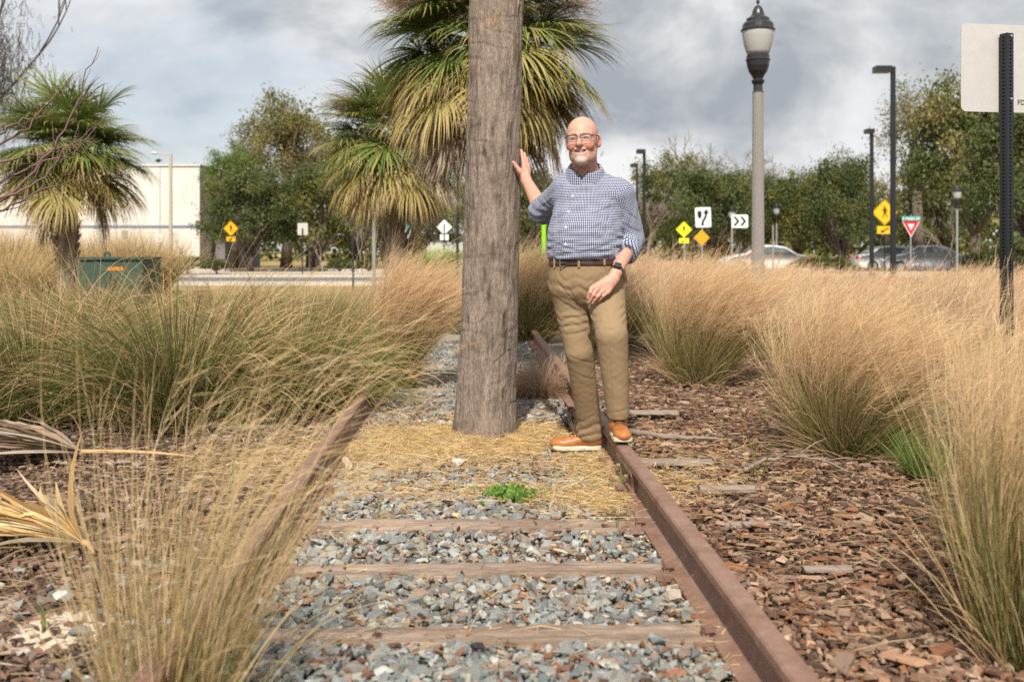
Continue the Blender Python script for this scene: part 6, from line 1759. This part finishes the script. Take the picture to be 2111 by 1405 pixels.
# shirt
def gingham():
    m = bpy.data.materials.new('blue_gingham'); m.use_nodes = True; t = m.node_tree; L = t.links; p = t.nodes['Principled BSDF']
    p.inputs['Roughness'].default_value = .85; p.inputs['Specular IOR Level'].default_value = .15; p.inputs['Sheen Weight'].default_value = .1
    uv = N(t, 'ShaderNodeUVMap'); uv.uv_map = 'UVMap'; sx = N(t, 'ShaderNodeSeparateXYZ'); L.new(uv.outputs['UV'], sx.inputs[0])
    def stripe(o):
        a = N(t, 'ShaderNodeMath'); a.operation = 'MULTIPLY'; a.inputs[1].default_value = 1/.0088; L.new(o, a.inputs[0])
        f_ = N(t, 'ShaderNodeMath'); f_.operation = 'FRACT'; L.new(a.outputs[0], f_.inputs[0])
        g_ = N(t, 'ShaderNodeMath'); g_.operation = 'GREATER_THAN'; g_.inputs[1].default_value = .5; L.new(f_.outputs[0], g_.inputs[0]); return g_.outputs[0]
    ad = N(t, 'ShaderNodeMath'); ad.operation = 'ADD'; L.new(stripe(sx.outputs['X']), ad.inputs[0]); L.new(stripe(sx.outputs['Y']), ad.inputs[1])
    hf_ = N(t, 'ShaderNodeMath'); hf_.operation = 'MULTIPLY'; hf_.inputs[1].default_value = .5; L.new(ad.outputs[0], hf_.inputs[0])
    r = N(t, 'ShaderNodeValToRGB'); r.color_ramp.interpolation = 'CONSTANT'; el_ = r.color_ramp.elements
    el_[0].position, el_[0].color = 0, (.58, .60, .65, 1); el_[1].position, el_[1].color = .75, (.016, .022, .06, 1); x = el_.new(.25); x.color = (.14, .165, .27, 1)
    L.new(hf_.outputs[0], r.inputs['Fac']); L.new(r.outputs['Color'], p.inputs['Base Color']); return m
MGING = gingham()
def cloth_uv(V, F, parts):
    """parts: list of (axis start, axis end, sdf) ; loops take the mapping of the part nearest to their face"""
    fc = V[F].mean(1); D = np.stack([p_[2](fc) for p_ in parts], 1); D[:, 1:] += (.05*np.clip((fc[:, 2] - 1.43)/.05, 0, 1))[:, None]; w_ = D.argmin(1)
    UV = np.zeros((len(F), F.shape[1], 2))
    for k, (a, b_, fn, R_) in enumerate(parts):
        sel = w_ == k; P = V[F[sel]]; ax = nrm(b_ - a); e1 = nrm(np.cross(ax, np.array((.0, 1.0, .02)))); e2 = np.cross(ax, e1)
        q_ = P - a; t_ = q_ @ ax; ang = np.arctan2(q_ @ e1, q_ @ e2)
        cen = np.arctan2(((fc[sel] - a) @ e1), ((fc[sel] - a) @ e2))[:, None]
        ang = cen + (ang - cen + np.pi) % (2*np.pi) - np.pi
        UV[sel] = np.stack([ang*R_, t_], -1)
    return UV.reshape(-1, 2)
UVP = [(np.array((.41, 5.42, 1.0)), np.array((.415, 5.42, 1.6)), f_torso, .185), (SR, ER, f_sleeveR, .075), (SL, EL, f_sleeveL, .078)]
V, F = mesh_sdf(f_shirt, (.0, 5.05, 1.06), (.76, 5.86, 1.62), .0052)
shirt = put('shirt', V, F, MGING, person, UV=cloth_uv(V, F, UVP), smooth=True)
V, F = mesh_sdf(f_collar, (.27, 5.26, 1.44), (.54, 5.56, 1.74), .0036)
put('collar', V, F, MGING, shirt, UV=cloth_uv(V, F, [(np.array((.405, 5.42, 1.3)), np.array((.395, 5.40, 1.6)), lambda p: p[:, 0]*0, .085)]), smooth=True)
MBTN = mk('white_button', (.75, .74, .72), rough=.3, var=0)
for px, py in ((1191, 377), (1180, 404), (1172, 436), (1167, 468), (1166, 503)):
    p = march(f_shirt, px, py); b = MB(); b.tube([p + np.array((0, .002, 0)), p + np.array((0, -.003, 0))], .0062, 10); b.put('button', MBTN, shirt)
# trousers, belt
MKHAKI = mk('khaki_cotton', (.265, .187, .108), rough=.85, var=.06, scale=60, spec=.2, bump=.0006, bscale=500)
V, F = mesh_sdf(f_pants, (.12, 4.90, .03), (.70, 5.75, 1.13), .0062)
pants = put('trousers', V, F, MKHAKI, person, smooth=True)
V, F = mesh_sdf(f_belt, (.15, 5.15, 1.03), (.68, 5.62, 1.12), .0040)
belt = put('belt', V, F, mk('dark_brown_leather', (.045, .018, .011), rough=.35, var=.15, scale=30, spec=.5), person, smooth=True)
MBUCK = mk('brushed_buckle', (.42, .38, .33), rough=.3, metal=.9, var=.05)
pb = march(f_belt, 1163, 541); b = MB()
pth = [pb + np.array((x, -.004 + abs(x)*.12, z)) for x, z in ((-.022, -.02), (.022, -.02), (.022, .02), (-.022, .02), (-.022, -.02))]
b.tube(pth, .0034, 6); b.tube([pb + np.array((-.02, -.006, 0)), pb + np.array((.024, -.004, 0))], .0024, 6); b.put('buckle', MBUCK, belt)
for px, py in ((1193, 540), (1246, 536), (1143, 541)):
    p = march(f_belt, px, py); b = MB(); b.box(p + np.array((0, -.001, 0)), (.011, .007, .054)); b.put('belt_loop', MKHAKI, pants)
# pocket slits and fly stitching as thin raised seams
for pl in ([(1147, 556), (1141, 580), (1138, 602)], [(1281, 556), (1286, 574), (1289, 588)], [(1180, 556), (1182, 590), (1189, 622), (1197, 640)]):
    ts = np.linspace(0, len(pl) - 1, 14); pts = [q_ for q_ in [march(f_pants, np.interp(t, range(len(pl)), [q_[0] for q_ in pl]), np.interp(t, range(len(pl)), [q_[1] for q_ in pl])) + np.array((0, -.0008, 0)) for t in ts] if np.abs(q_).max() < 5.7]; b = MB(); b.tube(pts, .0026, 5); b.put('seam', MKHAKI, pants)
# shoes
MSHOE = mk('tan_leather', (.43, .165, .045), rough=.42, var=.25, scale=14, spec=.45, col2=(.33, .115, .03)); MSOLE = mk('cream_sole', (.62, .55, .42), rough=.7, var=.08); MLACE = mk('dark_lace', (.05, .025, .015), var=.1); MSOCK = mk('black_sock', (.012, .012, .014), rough=.95, var=0)
def shoe(heel, fwd, up_, ank, s=1.0):
    fwd = nrm(np.array(fwd, float)); up_ = np.array(up_, float); up_ = nrm(up_ - fwd*(up_ @ fwd)); sd = np.cross(up_, fwd)
    Mx = np.stack([fwd, sd, up_]); heel = np.array(heel, float)
    L_ = lambda p: ((p - heel) @ Mx.T)/s
    G_ = lambda x, y, z: heel + s*(x*fwd + y*sd + z*up_)
    def fu(p):
        q_ = L_(p)
        d = ell(q_, (.050, 0, .055), (.052, .036, .055)); d = smin(d, cap(q_, (.07, 0, .062), (.16, 0, .046), .040, .036), .03)
        d = smin(d, ell(q_, (.222, 0, .036), (.076, .047, .036)), .035); d = smin(d, cap(q_, (.055, 0, .07), (.060, 0, .112), .042, .041), .03)
        d = smax(d, q_[:, 2] - .120, .004)
        d = d + .0009*np.sin(q_[:, 0]*420)*np.clip(1 - np.abs(q_[:, 0] - .17)/.03, 0, 1) - .0016*(np.abs(q_[:, 0] - .135 - .2*q_[:, 2]) < .0)
        return smax(d, .016 - q_[:, 2], .003)*s
    def fs(p):
        q_ = L_(p); r2_ = q_.copy(); r2_[:, 2] = 0
        d = smin(cap(r2_, (.046, 0, 0), (.12, 0, 0), .040, .037), cap(r2_, (.15, 0, 0), (.235, 0, 0), .043, .050), .03)
        rise = .012*np.clip((q_[:, 0] - .2)/.1, 0, 1)**2
        return smax(d, np.abs(q_[:, 2] - .013 - rise) - .0125, .004)*s
    lo = np.min([G_(x, y, z) for x in (-.02, .31) for y in (-.07, .07) for z in (-.02, .14)], 0); hi = np.max([G_(x, y, z) for x in (-.02, .31) for y in (-.07, .07) for z in (-.02, .14)], 0)
    V, F = mesh_sdf(fu, lo, hi, .0042); sh = put('shoe', V, F, MSHOE, person, smooth=True)
    V, F = mesh_sdf(fs, lo, hi, .0042); put('sole', V, F, MSOLE, sh, smooth=True)
    def drop(x, y):
        zs_ = np.linspace(.15, .02, 90); v = fu(np.array([G_(x, y, z) for z in zs_])); return G_(x, y, zs_[np.argmax(v < 0)] + .001)
    for k in range(4):
        x = .108 + .017*k
        b = MB(); b.tube([drop(x + .006*(1 - abs(t)), t*.027) for t in np.linspace(-1, 1, 7)], .0026, 5); b.put('lace', MLACE, sh)
    b = MB(); b.tube([drop(.185 - .02*t*t, t*.040) for t in np.linspace(-1, 1, 11)], .0012, 4); b.put('toe_seam', MLACE, sh)
    for sg in (-1, 1):
        b = MB(); b.tube([drop(.108, 0), drop(.110, sg*.012) + up_*.008, drop(.122, sg*.026) + up_*.005, drop(.114, sg*.030)], .002, 5); b.put('lace', MLACE, sh)
    b = MB(); b.tube([G_(.058, 0, .09), np.array(ank)*.5 + G_(.058, 0, .12)*.5, np.array(ank) + np.array((0, .01, .06))], [.041, .046, .049], 14); b.put('sock', MSOCK, sh, smooth=True)
shoe((.507, 5.560, .024), (-1, .13, -.025), (0, 0, 1), AnkR, 1.0)
shoe((.547, 5.235, .168), (.045, -1, .015), (0, 0, 1), AnkL, .98)
# watch and ring
MW_ = mk('black_watch', (.012, .013, .016), rough=.3, var=0, spec=.5); MWG = mk('watch_glass', (.02, .025, .03), rough=.06, var=0, spec=.8)
axw = nrm(WL - EL); wc = WL - axw*.012; e1 = nrm(np.cross(axw, np.array((0, 0, 1.0)))); e2 = np.cross(axw, e1)
wt = thing('watch', tuple(wc), None, None); wt.parent = person; wt.location = Vector(wc) - org(person)
Vb, Fb = [], []; nn = 28
for k in range(nn):
    a = 2*math.pi*k/nn; dv = e1*math.cos(a) + e2*math.sin(a)
    for r_w, h_w in ((.0335, -.010), (.0365, -.010), (.0365, .010), (.0335, .010)): Vb.append(wc + dv*r_w + axw*h_w)
for k in range(nn):
    for j in range(4): Fb.append((k*4+j, ((k+1) % nn)*4+j, ((k+1) % nn)*4+(j+1) % 4, k*4+(j+1) % 4))
put('band', Vb, Fb, MW_, wt, smooth=False)
fd_ = nrm(np.array((-.15, -1, .35)) - axw*(np.array((-.15, -1, .35)) @ axw)); sd_ = np.cross(axw, fd_)
Mw = Matrix([list(x) for x in np.stack([sd_, -fd_, axw], 1)]).to_4x4(); Mw.translation = Vector(wc + fd_*.044)
b = MB(); b.plate(rounded(.036, .042, .008), Mw, .011); b.put('case', MW_, wt)
Mw2 = Mw.copy(); Mw2.translation = Vector(wc + fd_*.0452); b = MB(); b.plate(rounded(.031, .037, .006), Mw2, .001); b.put('screen', MWG, wt)
a, b2 = LH[2][0][0], LH[2][0][1]; c_ = a*.55 + b2*.45; ax_ = nrm(b2 - a); e1 = nrm(np.cross(ax_, np.array((0, 0, 1.0)))); e2 = np.cross(ax_, e1)
b = MB(); b.tube([c_ + (e1*math.cos(t) + e2*math.sin(t))*.0112 for t in np.linspace(0, 2*math.pi, 17)], .0018, 6, cap=False); b.put('ring', mk('silver_ring', (.75, .74, .72), rough=.2, metal=1.0, var=0), person, smooth=True)
